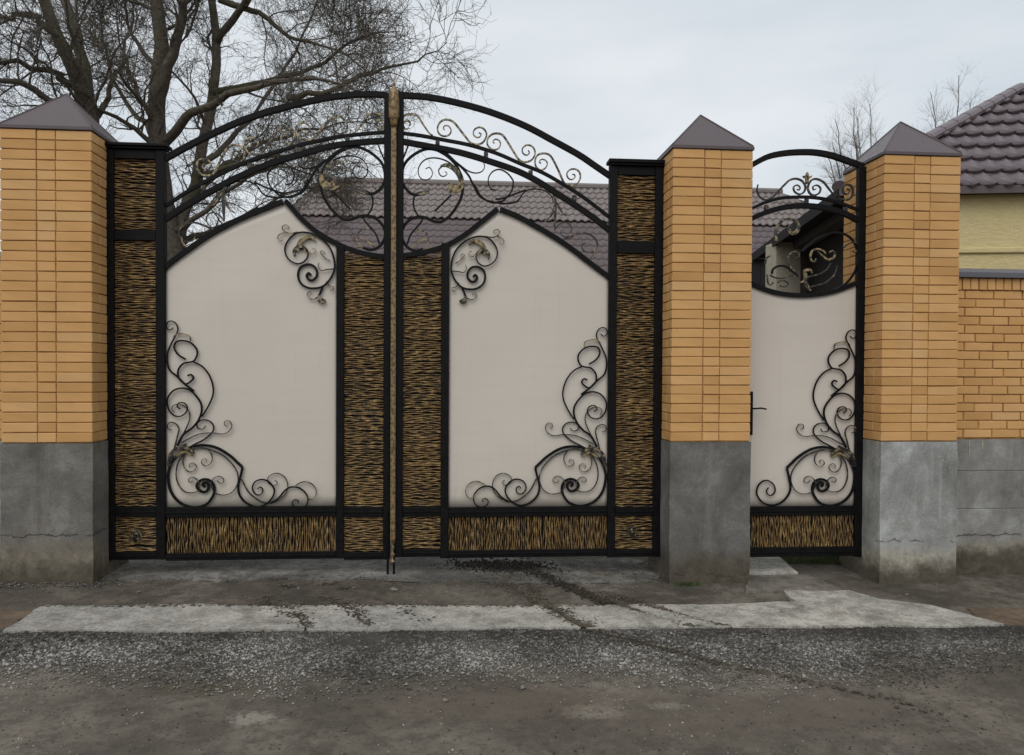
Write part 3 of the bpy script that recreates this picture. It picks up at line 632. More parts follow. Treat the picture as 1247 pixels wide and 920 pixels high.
def sheet(parent, x0, x1, y1, top, xr):
    """cream steel sheet, 2 mm, faintly oil-canned, with a shaped top edge"""
    n, m_ = 60, 26; xs = np.linspace(x0, x1, n); zb_ = Z(xr, y1); xw = np.array([X(x) for x in xs]); zt_ = np.array([P(x, top(x), YG)[2] for x in xs])
    V = []; r = np.random.default_rng(int(x0)); ph = r.uniform(0, 6.28, 8); fr = r.uniform(1.5, 5.5, (8, 2))*r.choice([-1, 1], (8, 2))
    for j in range(m_):
        z = zb_+(zt_-zb_)*j/(m_-1); u = np.minimum(1, 6*np.minimum(np.linspace(0, 1, n), np.linspace(1, 0, n)))*min(1, 5*min(j/(m_-1), 1-j/(m_-1)))
        b_ = sum(np.sin(a*xw+c*z+p) for (a, c), p in zip(fr, ph)); 
        for i in range(n): V.append((xw[i], YG+.0275+.0011*u[i]*b_[i], z[i]))
    F = [(j*n+i, j*n+i+1, (j+1)*n+i+1, (j+1)*n+i) for j in range(m_-1) for i in range(n-1)]
    o = mesh('sheet_panel', V, F, SHEET, None, True); md = o.modifiers.new('thickness', 'SOLIDIFY'); md.thickness = .002; md.offset = 1; return fix(o, parent)
def arch(parent, pts, w, d, name='arch_bar', dy=.025): return curve(parent, name, pts, w, d, BLACK, dy, None, 5)

def leaf(side, label):
    Lf = side == 'L'
    e = empty('gate_leaf', (X(303) if Lf else X(645), YG+.025, float(GS*(X(303) if Lf else X(645))))); tag(e, label, 'gate', 'pair of leaves of the double gate')
    if Lf:
        c = dict(o0=128, o1=139, i0=190, i1=201, s1=409.5, t1=419, m0=467, m1=475.3); xr = 300; xo = 165; xn = 443; yb = (617.5, 630, 673, 682); yt = (182, 193.5, 280, 293)
        arcs = (OUT_L, THIN_L, MAIN_L, SH_L, BW_L); capx = (125.5, 206); capy = (175.5, 182)
        mapA = lambda x, y: (472-(x-486)*1.054, y-15*(x-486)/258)
        mapL = lambda x, y: (202+(740-x)*1.0578, 390+(y-398)*1.045)
        mapU = lambda x, y: (x, y)
    else:
        c = dict(o0=796.5, o1=806.5, i0=741, i1=750.5, s1=537, t1=546.7, m0=481.2, m1=490.8); xr = 660; xo = 772; xn = 513; yb = (617.5, 629, 669.5, 678.5); yt = (202.5, 213.5, 293.5, 309)
        arcs = (OUT_R, THIN_R, MAIN_R, SH_R, BW_R); capx = (739, 811); capy = (195.5, 202.5)
        mapA = lambda x, y: (x, y); mapL = lambda x, y: (x, y)
        mapU = lambda x, y: (547+(410-x)*.93, 279.5+(y-274)*.945)
    OUT, THIN, MAIN, SH, BW = arcs
    tA = 108 if Lf else 109
    # stiles
    bar(e, 'stile', c['o0'], c['o1'], yt[0]+.2, yb[3], xo, -.010, .055); bar(e, 'stile', c['i0'], c['i1'], yt[0]+.2, yb[3], xo, -.010, .055)
    ys = yat(BW)((c['s1']+c['t1'])/2)
    bar(e, 'stile', c['s1'], c['t1'], ys-1, yb[3], xr, -.006, .052); bar(e, 'stile', c['m0'], c['m1'], 112.5, yb[3], xn, -.008, .050)
    # rails between stiles
    cols = [(c['o1'], c['i0'], xo), (c['i1'], c['s1'], xr), (c['t1'], c['m0'], xn)] if Lf else [(c['i1'], c['o0'], xo), (c['t1'], c['i0'], xr), (c['m1'], c['s1'], xn)]
    for a, b, q in cols:
        bar(e, 'rail', a, b, yb[2], yb[3], q, -.002, .048); bar(e, 'rail', a, b, yb[0], yb[1], q, -.002, .048)
        g = .5                                          # raised bead on each lower rail
        bar(e, 'bead', a, b, (yb[0]+yb[1])/2-1, (yb[0]+yb[1])/2+1, q, -.010, -.0025, bev=.002); bar(e, 'bead', a, b, yb[2]+3.2, yb[2]+5, q, -.010, -.0025, bev=.002)
    a, b, q = cols[0]; bar(e, 'rail', a, b, yt[0]+.2, yt[1], q, -.002, .048); bar(e, 'rail', a, b, yt[2], yt[3], q, -.002, .048)
    cp = bar(e, 'post_cap', capx[0], capx[1], capy[0], capy[1]-2.6, xo, -.045, .085); bar(e, 'post_cap', capx[0]+2.5, capx[1]-2.5, capy[1]-2.5, capy[1]+.1, xo, -.03, .07)
    # woven fields
    weave(e, a, b, yt[1], yt[2], q); weave(e, a, b, yt[3], yb[0], q); weave(e, a, b, yb[1], yb[2], q); rosette(e, (164.5 if Lf else 769.5), (654 if Lf else 648.5), q)
    weave(e, cols[1][0], cols[1][1], yb[1], yb[2], xr, True)
    a, b, q = cols[2]; weave(e, a, b, yb[1], yb[2], q); bw = yat(BW); weave(e, a, b, 300, yb[0], q, False, lambda x: bw(x)+1)
    # sheet with ogee top
    tp = yat(SH+BW); sheet(e, cols[1][0], cols[1][1], yb[0], tp, xr)
    arch(e, SH, 5.6, .05); arch(e, BW, 5.6, .048)
    arch(e, OUT, 6.2, .045); arch(e, MAIN, 6.2, .045); arch(e, THIN, 3.6, .03)
    for x, y in SPACERS:
        mx_, my_ = mapA(x, y); b_ = MB(); p_ = P(mx_, my_, YG); b_.box(p_[0]-.017, p_[0]+.017, YG+.012, YG+.040, p_[2]-.024, p_[2]+.024); fix(b_.build('spacer', PAT, None, bevel=.003), e)
    for i, pts in enumerate(CREST): curve(e, 'crest_scroll', [mapA(x, y) for x, y in pts], 2.1, .014, CRESTM, .020, 'both')
    scrolls(e, 'arch_scroll', ARCHS, mapA, .022, 1.28); scrolls(e, 'corner_scroll', LOWER, mapL, .006); scrolls(e, 'shoulder_scroll', UPPER, mapU, .006)
    # hinges to the pillar, drop bolt to the ground
    for yy in (225, 420, 640):
        p_ = P(c['o0'] if Lf else c['o1'], yy, YG); s = -1 if Lf else 1; b_ = MB()
        xw = X(c['o0'] if Lf else c['o1']); edge = (XL+PWID if Lf else XM)
        b_.rod([[xw+s*.012, YG+.02, p_[2]-.06], [xw+s*.012, YG+.02, p_[2]+.06]], .012, 8); b_.box(min(xw-s*.005, edge+s*.02), max(xw-s*.005, edge+s*.02), YG+.015, YG+.03, p_[2]-.02, p_[2]+.02)
        fix(b_.build('hinge', BLACK), e)
    xd = P(472.3 if Lf else 479.8, 700, YG)[0]; b_ = MB(); zg = float(gz(xd, YG))
    b_.rod([[xd, YG-.016, zg-.01], [xd, YG-.016, zg+.5]], .0095, 8); fix(b_.build('drop_bolt', BLACK), e)
    if Lf:                                              # gilded cover strip with spear finial, fixed to this leaf
        b_ = MB(); za_, zb_ = Z(478, 683.5), Z(478, 140); xa, xb = X(476.2), X(482.2); xm = (xa+xb)/2; hw = (xb-xa)/2; n = 60
        V = []; F = []
        for i in range(n+1):
            z = za_+(zb_-za_)*i/n; tw = 0
            k = min(1, max(0, (za_+.16-z)/.16)); an = k*math.pi*2.0
            for dx, dy in ((-1, -.6), (-.45, -1), (.45, -1), (1, -.6), (1, .6), (-1, .6)):
                x_, y_ = dx*hw*(1-.12*(k > 0)), dy*.014; V.append((xm+x_*math.cos(an)-y_*math.sin(an)*.9, YG-.024+x_*math.sin(an)*.5+y_*math.cos(an), z))
        for i in range(n):
            for k in range(6): F.append((i*6+k, (i+1)*6+k, (i+1)*6+(k+1) % 6, i*6+(k+1) % 6))
        F += [tuple(range(6)), tuple(n*6+k for k in reversed(range(6)))]
        st = fix(mesh('cover_strip', V, F, STRIP), e)
        prof = [(157, 3.0), (152, 4.0), (146, 5.2), (143, 6.6), (140.5, 6.0), (138, 6.4), (125, 6.3), (116, 5.8), (112, 4.6), (109, 2.2), (106, 1.7), (104.5, 2.1), (103, 1.2), (98, 0.4)]
        b_ = MB(); pts = np.array([[xm, YG-.024, Z(478, y)] for y, _ in prof]); b_.rod(pts, np.array([r for _, r in prof])*MM, 14)
        fix(b_.build('finial', STRIP, None, True), st)
    return e
leaf('L', 'ornate black and gold gate leaf carrying the gilded centre strip and spear finial')
leaf('R', 'ornate black and gold gate leaf next to the pillar shared with the wicket gate')

# ---- wicket gate
def zw(*p): return [(905+x/7.794, 180+y/7.794) for x, y in p]
def zv(*p): return [(905+x/7.669, 250+y/7.669) for x, y in p]
def wicket():
    xr = 980; e = empty('wicket_gate', (X(xr), YG+.025, float(GS*X(xr)))); tag(e, 'narrow black wicket gate with cream panel, arched scrollwork top and lever handle', 'gate')
    x0, x1, s0, s1 = 903, 911.5, 1043.5, 1052.5         # stiles (the first stands half hidden behind the pillar)
    bar(e, 'stile', x0, x1, 199, 678, 910, -.006, .05); bar(e, 'stile', s0, s1, 203, 678.5, 1046, -.006, .05)
    for y0, y1 in ((617, 628), (666.5, 678)):
        bar(e, 'rail', x1, s0, y0, y1, xr, -.002, .048); bar(e, 'bead', x1, s0, (y0+y1)/2-.8, (y0+y1)/2+1, xr, -.010, -.0025, bev=.002)
    weave(e, x1, s0, 628, 666.5, xr, True)
    bowl = [(909, 343)]+zv((100,740),(200,782),(320,817),(450,836),(600,841),(750,826),(880,796),(1000,752),(1100,712)); tp = yat(bowl)
    sheet(e, x1, s0, 617, tp, xr); arch(e, bowl, 5.2, .048)
    arch(e, [(905, 207)]+zw((125,140),(250,78),(400,47),(560,36),(700,40),(850,67),(1000,118),(1150,172)), 6.4, .045)
    arch(e, [(905, 259)]+zw((120,560),(230,512),(380,472),(560,463),(700,470),(850,495),(960,530),(1120,592)), 3.4, .03)
    arch(e, [(905, 271)]+zw((110,660),(250,602),(400,562),(560,546),(720,556),(880,590),(1000,632),(1120,694)), 6.0, .045)
    for x, y in zw((230,575),(615,510),(985,590)):
        b_ = MB(); p_ = P(x, y, YG); b_.box(p_[0]-.015, p_[0]+.015, YG+.012, YG+.04, p_[2]-.03, p_[2]+.03); fix(b_.build('spacer', PAT, None, bevel=.003), e)
    CR = [zw((150,345),(140,400),(165,460),(220,492),(275,478),(335,418),(400,350),(450,305),(510,290),(570,312),(600,362),(588,415),(545,438),(500,415),(488,372),(520,350),(550,372),(542,398),(520,390)),
          zw((940,500),(870,440),(820,380),(770,320),(700,292),(650,312),(625,370),(640,425),(682,448),(730,428),(745,382),(712,352),(672,366),(680,397),(702,386)),
          zw((890,460),(950,482),(1010,490),(1050,440),(1045,370),(1000,345),(960,370),(960,420),(1000,438),(1022,400),(995,385))]
    for i, pts in enumerate(CR): curve(e, 'crest_scroll', pts, 2.3, .014, PAT, .020, 'both')
    fl = curve(e, 'fleur', zw((615,230),(617,270),(613,340)), 4.4, .02, GOLDP, .018, 'leaf')
    curve(fl, 'petal', zw((575,265),(590,275),(615,290)), 2.6, .018, GOLDP, .016, 'leaf'); curve(fl, 'petal', zw((660,265),(640,278),(615,290)), 2.6, .018, GOLDP, .014, 'leaf')
    UND = [(zv((470,195),(448,192),(440,228),(468,258),(510,240),(527,190),(502,146),(440,126),(380,142),(332,190),(312,260),(320,330)), 2.8, PATG, None, ''),
           (zv((500,145),(530,190),(512,242),(470,262),(438,232),(450,190)), 3.2, GOLDP, 'both', 'curl'),
           (zv((560,430),(650,350),(740,292),(850,252),(940,262),(1010,300),(1060,370),(1082,470),(1072,570),(1030,660),(960,740),(890,785)), 2.4, B_, None, 'scroll_bar'),
           (zv((690,497),(680,526),(650,518),(637,472),(660,422),(712,408),(762,428),(780,455)), 1.9, GOLDP, 'both', 'curl'),
           (zv((708,430),(750,472),(800,506),(850,490),(867,450),(842,424),(815,440)), 1.9, GOLDP, 'both', 'curl'),
           (zv((600,690),(640,662),(720,642),(790,602),(832,540)), 1.8, PAT, 'end', 'scroll_bar'),
           (zv((610,770),(700,745),(780,722),(862,650),(892,560)), 1.8, PAT, 'end', 'scroll_bar'),
           (zv((650,635),(635,603),(590,610),(590,650),(585,700),(545,722)), 3.2, GOLDP, 'leaf', 'leaf'),
           (zv((590,690),(600,750),(640,800)), 4.0, PATG, 'leaf', 'leaf'),
           (zv((275,640),(285,600),(330,570),(400,570),(460,610),(520,660)), 2.2, B_, None, 'scroll_bar'),
           (zv((260,650),(300,672),(370,682),(450,660),(515,655)), 1.6, PAT, None, 'scroll_bar'),
           (zv((215,545),(230,492),(278,460)), 2.0, PATG, None, 'curl'),
           (zv((235,640),(240,720),(268,745),(290,720)), 1.6, PATG, None, 'curl'),
           (zv((520,660),(440,560),(425,500),(445,455),(490,430),(528,450),(525,485),(500,485)), 1.8, PATG, 'end', 'curl'),
           (zv((945,395),(1000,356),(1062,350),(1080,400),(1050,442),(1030,420)), 1.5, PAT, 'end', 'curl'),
           (zv((330,720),(380,700),(430,730),(400,760),(350,750)), 1.4, PAT, None, 'curl')]
    scrolls(e, 'arch_scroll', UND, lambda x, y: (x, y), .022, 1.2)
    # lower ornament: same forging without the trailing end, which here is a single volute
    f = lambda x, y: (1043.5+(x-740)*.966, 401+(y-398)*.985)
    low = [q for i, q in enumerate(LOWER) if i not in (1, 6, 7, 8)]
    low.insert(1, ([(652, 570), (655, 583), (656, 598), (647, 611), (634, 616), (621, 612), (614, 601), (617, 590), (626, 585), (635, 590), (637, 599), (631, 604), (626, 599), (629, 594)], 2.7, B_, 'end', 'scroll_bar'))
    scrolls(e, 'corner_scroll', low, f, .006)
    pl = bar(e, 'lock_plate', 911.8, 916.6, 477, 530, 914, -.022, -.004); a = P(914.5, 497.5, YG); b_ = MB()
    b_.rod([[a[0], YG-.01, a[2]], [a[0], YG-.055, a[2]], [a[0]+.012, YG-.064, a[2]], [a[0]+.06, YG-.066, a[2]+.004], [a[0]+.105, YG-.062, a[2]-.004]], .007, 8)
    fix(b_.build('lever', BLACK, None, True), pl)
    for yy in (260, 450, 640):
        p_ = P(s1, yy, YG); b_ = MB(); xw = X(s1); b_.rod([[xw+.012, YG+.02, p_[2]-.06], [xw+.012, YG+.02, p_[2]+.06]], .012, 8); b_.box(xw-.005, max(XR+.02, xw+.02), YG+.015, YG+.03, p_[2]-.02, p_[2]+.02); fix(b_.build('hinge', BLACK), e)
    return e
wicket()

# ------------------------------------------------------------------ house beside the fence
def tile_mesh(w, l, mat, nseg=6):
    """one pressed roof tile: wave across, stepped lip at its lower end. local x across, y up-slope, z normal"""
    V = []; F = []
    for y, dz in ((l+.03, -.014), (0, .034), (0.035, -.030)):
        for i in range(nseg+1):
            t = i/nseg; z = .026*(math.sin(2*math.pi*t-math.pi/2)+.25*math.sin(4*math.pi*t)); V.append((w*(t-.5), y+.036*math.cos(2*math.pi*t+.5), z+dz))
    n = nseg+1
    for r in range(2):
        for i in range(nseg): F.append((r*n+i, (r+1)*n+i, (r+1)*n+i+1, r*n+i+1))
    me = bpy.data.meshes.new('roof_tile'); me.from_pydata(V, [], F); me.materials.append(mat)
    for p in me.polygons: p.use_smooth = p.index < nseg
    return me
def side_house():
    ZE = 3.60
    A = PZ(1022, 233, ZE); Bp = PZ(914, 313, ZE)         # eave corner by the street and the far end of the side eave
    ang = math.atan2(-(Bp-A)[0], (Bp-A)[1]); e = empty('house', (A[0], A[1], float(gz(A[0], A[1]))-.02)); e.rotation_euler = (0, 0, ang); z0 = e.location.z
    tag(e, 'yellow plastered house with brown tiled hip roof rising behind the low brick fence', 'house')
    Ld = float(np.linalg.norm((Bp-A)[:2])); ze = ZE-z0; Wd = 7.0; pit = R(38); pl = R(31)
    # local frame: x to the right along the street eave, y away from the street
    ov = .16; ovs = .17
    w = MB(); w.box(ovs+.35, Wd, ov, ov+.25, 0, ze-.02); w.build('wall', YPLAS, e)
    w = MB(); w.box(ovs+.34, Wd, ov-.03, ov-.002, ze-.66, ze-.60); w.build('string_course', YPLAS, e, bevel=.01)
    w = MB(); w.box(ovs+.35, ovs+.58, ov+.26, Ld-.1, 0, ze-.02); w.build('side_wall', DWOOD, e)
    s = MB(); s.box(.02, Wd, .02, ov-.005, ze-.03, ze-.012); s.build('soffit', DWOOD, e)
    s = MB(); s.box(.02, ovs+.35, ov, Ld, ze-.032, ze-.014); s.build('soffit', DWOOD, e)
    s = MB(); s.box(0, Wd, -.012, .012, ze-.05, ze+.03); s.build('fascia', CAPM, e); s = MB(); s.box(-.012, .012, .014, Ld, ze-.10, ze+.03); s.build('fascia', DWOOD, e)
    b = MB(); b.add([(ovs+.1, ov+.3, ze-.14), (ovs+.3, ov+.3, ze-.14), (ovs+.3, Ld-.1, ze-.14), (ovs+.1, Ld-.1, ze-.14), (ovs+.1, ov+.3, ze-.04), (ovs+.3, ov+.3, ze-.04), (ovs+.3, Ld-.1, ze-.04), (ovs+.1, Ld-.1, ze-.04)],
          [(0,3,2,1),(4,5,6,7),(0,1,5,4),(1,2,6,5),(2,3,7,6),(3,0,4,7)]); b.build('beam', m_metal('weathered_beam', (0.075, 0.07, 0.066), .7), e)
    # roof slopes: street slope z = ze + y tan(pit); side slope z = ze + x tan(pl); hip where they meet
    rat = math.tan(pl)/math.tan(pit); rise = 1.9; yr = rise/math.tan(pit); xr_ = rise/math.tan(pl)
    r = MB(); r.add([(0, 0, ze+.01), (Wd, 0, ze+.01), (Wd, yr, ze+rise), (xr_, yr, ze+rise)], [(0, 1, 2, 3)]); r.add([(0, 0, ze+.009), (xr_, yr, ze+rise), (xr_, Ld, ze+rise), (0, Ld, ze+.009)], [(0, 1, 2, 3)])
    r.add([(xr_, yr, ze+rise-.01), (Wd, yr, ze+rise-.01), (Wd, Ld, ze+rise-.01), (xr_, Ld, ze+rise-.01)], [(0, 1, 2, 3)])
    roof = r.build('roof', TILE, e)
    tm = tile_mesh(.183, .35, TILE); Ls = yr/math.cos(pit); row = 0; cnt = 0
    while row*.35 < Ls:
        y = row*.35; yy = y*math.cos(pit); hk = math.tan(pit)/math.tan(pl); col = math.floor((yy*hk-.09)/.183)
        for i in range(max(0, col), 36):
            x = .09+i*.183
            if x > 6.4 or cnt > 298: break
            me_ = tm; lc = Vector((x, yy-.03*math.cos(pit), ze+.03+(y-.03)*math.sin(pit)))
            if x-.10 < (yy+.40*math.cos(pit))*hk+.05:      # cut along the hip line
                bm = bmesh.new(); bm.from_mesh(tm); nl = Vector((1, -hk*math.cos(pit), 0)).normalized(); p0 = Vector(((yy*hk)-x+.01, .03, 0))
                bmesh.ops.bisect_plane(bm, geom=bm.verts[:]+bm.edges[:]+bm.faces[:], plane_co=p0, plane_no=nl, clear_inner=True)
                if not bm.faces: bm.free(); continue
                me_ = bpy.data.meshes.new('roof_tile'); bm.to_mesh(me_); bm.free()
                if not me_.materials: me_.materials.append(TILE)
            o = bpy.data.objects.new('roof_tile', me_); link(o, roof); cnt += 1
            o.location = lc; o.rotation_euler = (pit+random.uniform(-.006, .006), 0, random.uniform(-.004, .004))
        row += 1
    hip = np.array([xr_, yr, rise]); hl = np.linalg.norm(hip); d = hip/hl; n = int(hl/.30)   # overlapping half-round caps along the hip
    for i in range(n):
        a = np.array([0, 0, ze+.045])+d*(i*.30); b_ = MB(); k = 7; V = []; F = []
        sx = np.cross(d, [0, 0, 1]); sx /= np.linalg.norm(sx); nz_ = np.cross(sx, d)
        for s_, rr in ((0, .094), (.304, .0885)):
            for q in range(k+1):
                an = -.55+(math.pi+1.1)*q/k; V.append(a+d*s_+sx*math.cos(an)*rr+nz_*(math.sin(an)*rr*.75))
        for q in range(k): F.append((q, q+1, k+2+q, k+1+q))
        F.append(tuple(range(k+1))[::-1]); mesh('ridge_cap', V, F, TILE, roof)
    return e
side_house()

# cream gate pier and dark outbuilding seen through the wicket arch
def pier_build():
    a = P(944, 400, 5.0); b_ = P(974.5, 400, 5.0); w = b_[0]-a[0]; g = float(gz(a[0], 5.0))
    e = empty('plastered_pier', ((a[0]+b_[0])/2, 5.0+w/2, g)); tag(e, 'cream plastered pier seen through the arch of the wicket gate', 'pier')
    h = w/2; m_ = MB(); m_.box(-h, h, -h, h, -.05, 3.56-g); m_.build('shaft', CPLAS, e, bevel=.008)
    for z in (1.35, 1.62, 1.9, 2.17, 2.45): 
        q = MB(); q.box(-h-.006, h+.006, -h-.006, h+.006, z, z+.255); q.build('stone_course', CPLAS, e, bevel=.006)
pier_build()
def shed():
    a = P(905, 400, 9.0)[0]; b_ = P(1075, 400, 9.0)[0]; g = float(gz(a, 9)); e = empty('shed', ((a+b_)/2, 9.6, g)); tag(e, 'dark boarded shed wall standing beyond the wicket gate', 'shed'); h = (b_-a)/2
    n = int(2*h/.16)
    for i in range(n):
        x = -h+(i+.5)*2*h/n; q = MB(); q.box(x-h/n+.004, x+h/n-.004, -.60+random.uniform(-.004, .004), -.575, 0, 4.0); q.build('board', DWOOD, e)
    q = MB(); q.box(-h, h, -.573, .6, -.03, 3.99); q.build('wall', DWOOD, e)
    q = MB(); q.box(-h-.1, h+.1, -.7, .7, 4.01, 4.07); q.build('roof', TILE2, e)
shed()

# ------------------------------------------------------------------ house across the yard (roof seen over the gates)
def yard_house():
    YH = 15.0; rid_l, rid_r = P(392, 221, YH), P(948, 221, YH); zr = rid_l[2]
    cx = (rid_l[0]+rid_r[0])/2; g = float(gz(cx, YH)); e = empty('house', (cx, YH, g)); tag(e, 'house across the yard with long purple brown tiled roof seen above the double gate', 'house')
    hw = (rid_r[0]-rid_l[0])/2; zr -= g; pit = R(37); up_len = 1.62; low = 4.0
    def tiled(name, z_top, y_top, n_rows, pit, ext0, ext1, amp, stepz, seed, mat):
        """pressed metal tile sheet: wave across, a step every 0.35 m down the slope, hips widening both ends"""
        L_ = .35; Vs = []; Fs = []; base = 0; ns = 5; wv = .183; xs = np.arange(-hw-ext1-.2, hw+ext1+.2, wv/ns)
        for r in range(n_rows):
            s0, s1 = r*L_, (r+1)*L_; rows = []
            for s_, lift in ((s0, 0.0), (s1, stepz), (s1, stepz-.03)):
                ex = ext0+(ext1-ext0)*s_/(n_rows*L_); x = np.clip(xs, -hw-ex*.4, hw+ex)
                wz = amp*np.sin(2*math.pi*xs/wv)+lift; dd = s_+.02*np.cos(2*math.pi*xs/wv)
                rows.append(np.stack([x, y_top-dd*math.cos(pit)-wz*math.sin(pit), z_top-dd*math.sin(pit)+wz*math.cos(pit)], 1))
            V = np.vstack(rows); m_ = len(xs); i = np.arange(m_-1)
            F = np.vstack([np.stack([k*m_+i, (k+1)*m_+i, (k+1)*m_+i+1, k*m_+i+1], 1) for k in (0, 1)])
            Vs.append(V); Fs.append(F+base); base += len(V)
        o = npmesh(name, np.vstack(Vs), np.vstack(Fs), mat, e, True); tag(o, kind='stuff'); return o
    nU = 6; lenU = nU*.35
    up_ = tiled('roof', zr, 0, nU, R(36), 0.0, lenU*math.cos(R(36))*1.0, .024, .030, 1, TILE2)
    zt = zr-lenU*math.sin(R(36))-.02; yt_ = -lenU*math.cos(R(36))+.05
    lo_ = tiled('roof_skirt', zt, yt_, 13, R(34), lenU*math.cos(R(36)), lenU*math.cos(R(36))+13*.35*.8, .012, .022, 2, m_roof('far_roof_dull_tone', (0.095, 0.070, 0.071), (0.128, 0.097, 0.098), .55))  # same roofing as the upper slope, without its painted-in sheen
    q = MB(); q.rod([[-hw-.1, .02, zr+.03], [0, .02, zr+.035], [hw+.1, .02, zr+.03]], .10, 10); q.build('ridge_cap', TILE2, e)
    exr = hw+lenU*math.cos(R(36))+3.2; zl = zt-13*.35*math.sin(R(34)); yl = yt_-13*.35*math.cos(R(34)); exl = hw+(exr-hw)*.36
    q = MB(); q.box(-exl+.2, exr-.6, yl+.6, 6, 0, zl+.25); q.build('wall', CPLAS, e)
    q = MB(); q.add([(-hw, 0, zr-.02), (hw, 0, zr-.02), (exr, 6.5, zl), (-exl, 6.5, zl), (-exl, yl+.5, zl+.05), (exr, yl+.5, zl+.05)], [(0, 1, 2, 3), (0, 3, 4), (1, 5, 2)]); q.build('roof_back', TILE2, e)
yard_house()

# ------------------------------------------------------------------ bare trees
def tubes(name, paths, r0, r1, sides, mat, parent, kind=None):
    """paths (B, N, 3); radius r0->r1 (B,)"""
    B, N, _ = paths.shape; t = np.gradient(paths, axis=1); t /= (np.linalg.norm(t, axis=2, keepdims=True)+1e-9)
    ref = np.zeros_like(t); ref[..., 0] = np.where(abs(t[..., 2]) > .8, 1, 0); ref[..., 2] = np.where(abs(t[..., 2]) > .8, 0, 1)
    a = np.cross(t, ref); a /= (np.linalg.norm(a, axis=2, keepdims=True)+1e-9); b = np.cross(t, a)
    rad = r0[:, None]+(r1-r0)[:, None]*np.linspace(0, 1, N)[None]; an = np.arange(sides)*2*math.pi/sides
    V = paths[:, :, None]+rad[:, :, None, None]*(a[:, :, None]*np.cos(an)[None, None, :, None]+b[:, :, None]*np.sin(an)[None, None, :, None])
    V = V.reshape(-1, 3); bi, ni, si = np.meshgrid(np.arange(B), np.arange(N-1), np.arange(sides), indexing='ij'); f = lambda n_, s_: (bi*N*sides+n_*sides+s_ % sides).ravel()
    F = np.stack([f(ni, si), f(ni+1, si), f(ni+1, si+1), f(ni, si+1)], 1)
    return V, F
def children(paths, r0, r1, n, lrange, spread, up_, wander, N, rr, tmin=.2, rat=.55):
    """n shoots from every path"""
    B, M, _ = paths.shape; pi = np.repeat(np.arange(B), n); t = rr.uniform(tmin, 1, len(pi)); k = t*(M-1); i = np.minimum(k.astype(int), M-2); fr = (k-i)[:, None]
    p = paths[pi, i]*(1-fr)+paths[pi, i+1]*fr; d = paths[pi, i+1]-paths[pi, i]; d /= (np.linalg.norm(d, axis=1)[:, None]+1e-9)
    v = rr.normal(0, 1, d.shape); v -= d*(v*d).sum(1)[:, None]; v /= (np.linalg.norm(v, axis=1)[:, None]+1e-9)
    an = rr.uniform(*spread, len(pi))[:, None]; d = d*np.cos(an)+v*np.sin(an); d[:, 2] += up_; d /= np.linalg.norm(d, axis=1)[:, None]
    L_ = rr.uniform(*lrange, len(pi))*(1.15-.5*t); rp = (r0[pi]+(r1[pi]-r0[pi])*t); ra = rp*rat*rr.uniform(.7, 1.1, len(pi))
    out = [p]; cur = p; bend = rr.normal(0, 1, d.shape)*wander
    for s in range(N-1):
        d = d+bend*.6/N+rr.normal(0, wander/1.6, d.shape); d[:, 2] += up_*.12; d /= np.linalg.norm(d, axis=1)[:, None]; cur = cur+d*(L_/(N-1))[:, None]; out.append(cur)
    return np.stack(out, 1), ra, ra*.45
def build_tree(name, limbs, label, levels, bark, twig, seed, base, thin=None):
    """limbs: (points xyz, r0, r1)"""
    rr = np.random.default_rng(seed); e = empty(name, base); tag(e, label, 'tree'); N = 14; Ps = []
    for pts, a, b in limbs:
        c = crom(pts, .12); idx = np.linspace(0, len(c)-1, N).round().astype(int); q = c[idx]+rr.normal(0, .018, (N, 3)); q[0] = c[0]; Ps.append(q)
    paths = np.stack(Ps)-np.array(base); r0 = np.array([l[1] for l in limbs]); r1 = np.array([l[2] for l in limbs])
    V, F = tubes('', paths, r0, r1, 9, None, None); npmesh('trunk', V, F, bark, e, True)
    Vs, Fs, nb = [], [], 0; cur = (paths, r0, r1)
    for li, (n, lr, sp, up_, wa, NN, sides, rmin, rat) in enumerate(levels):
        p, a, b = children(*cur, n, lr, sp, up_, wa, NN, rr, .12 if li else .28, rat)
        if thin is not None: kp = rr.random(len(p)) < np.clip(1-(p[:, -1, 0]-thin[0])/thin[1], .35, 1); p, a, b = p[kp], a[kp], b[kp]; a = np.maximum(a, rmin); b = np.maximum(b, rmin*.6)
        V, F = tubes('', p, a, b, sides, None, None); Vs.append(V); Fs.append(F+nb); nb += len(V); cur = (p, a, b)
    o = npmesh('crown', np.vstack(Vs), np.vstack(Fs), twig, e, False); tag(o, kind='stuff'); return e
def TP(Y, *pts): return [P(x, y, Y+dy) if len(q) == 3 else P(x, y, Y) for q in pts for (x, y, dy) in [(q if len(q) == 3 else (q[0], q[1], 0))]]
TY = 4.4; tb = P(205, 560, TY); tb[2] = float(gz(tb[0], TY)); pxm = .0107
def limb(a, b, *pts): return (np.array(TP(TY, *pts)), a*pxm/2, b*pxm/2*(.38 if b <= 4 else .75))
trunk_pts = [tb+np.array([0, 0, -.1]), tb+np.array([.02, 0, .7])] + TP(TY, (208, 330), (200, 240), (192, 180), (190, 120), (195, 60), (190, 0), (186, -80), (180, -190))
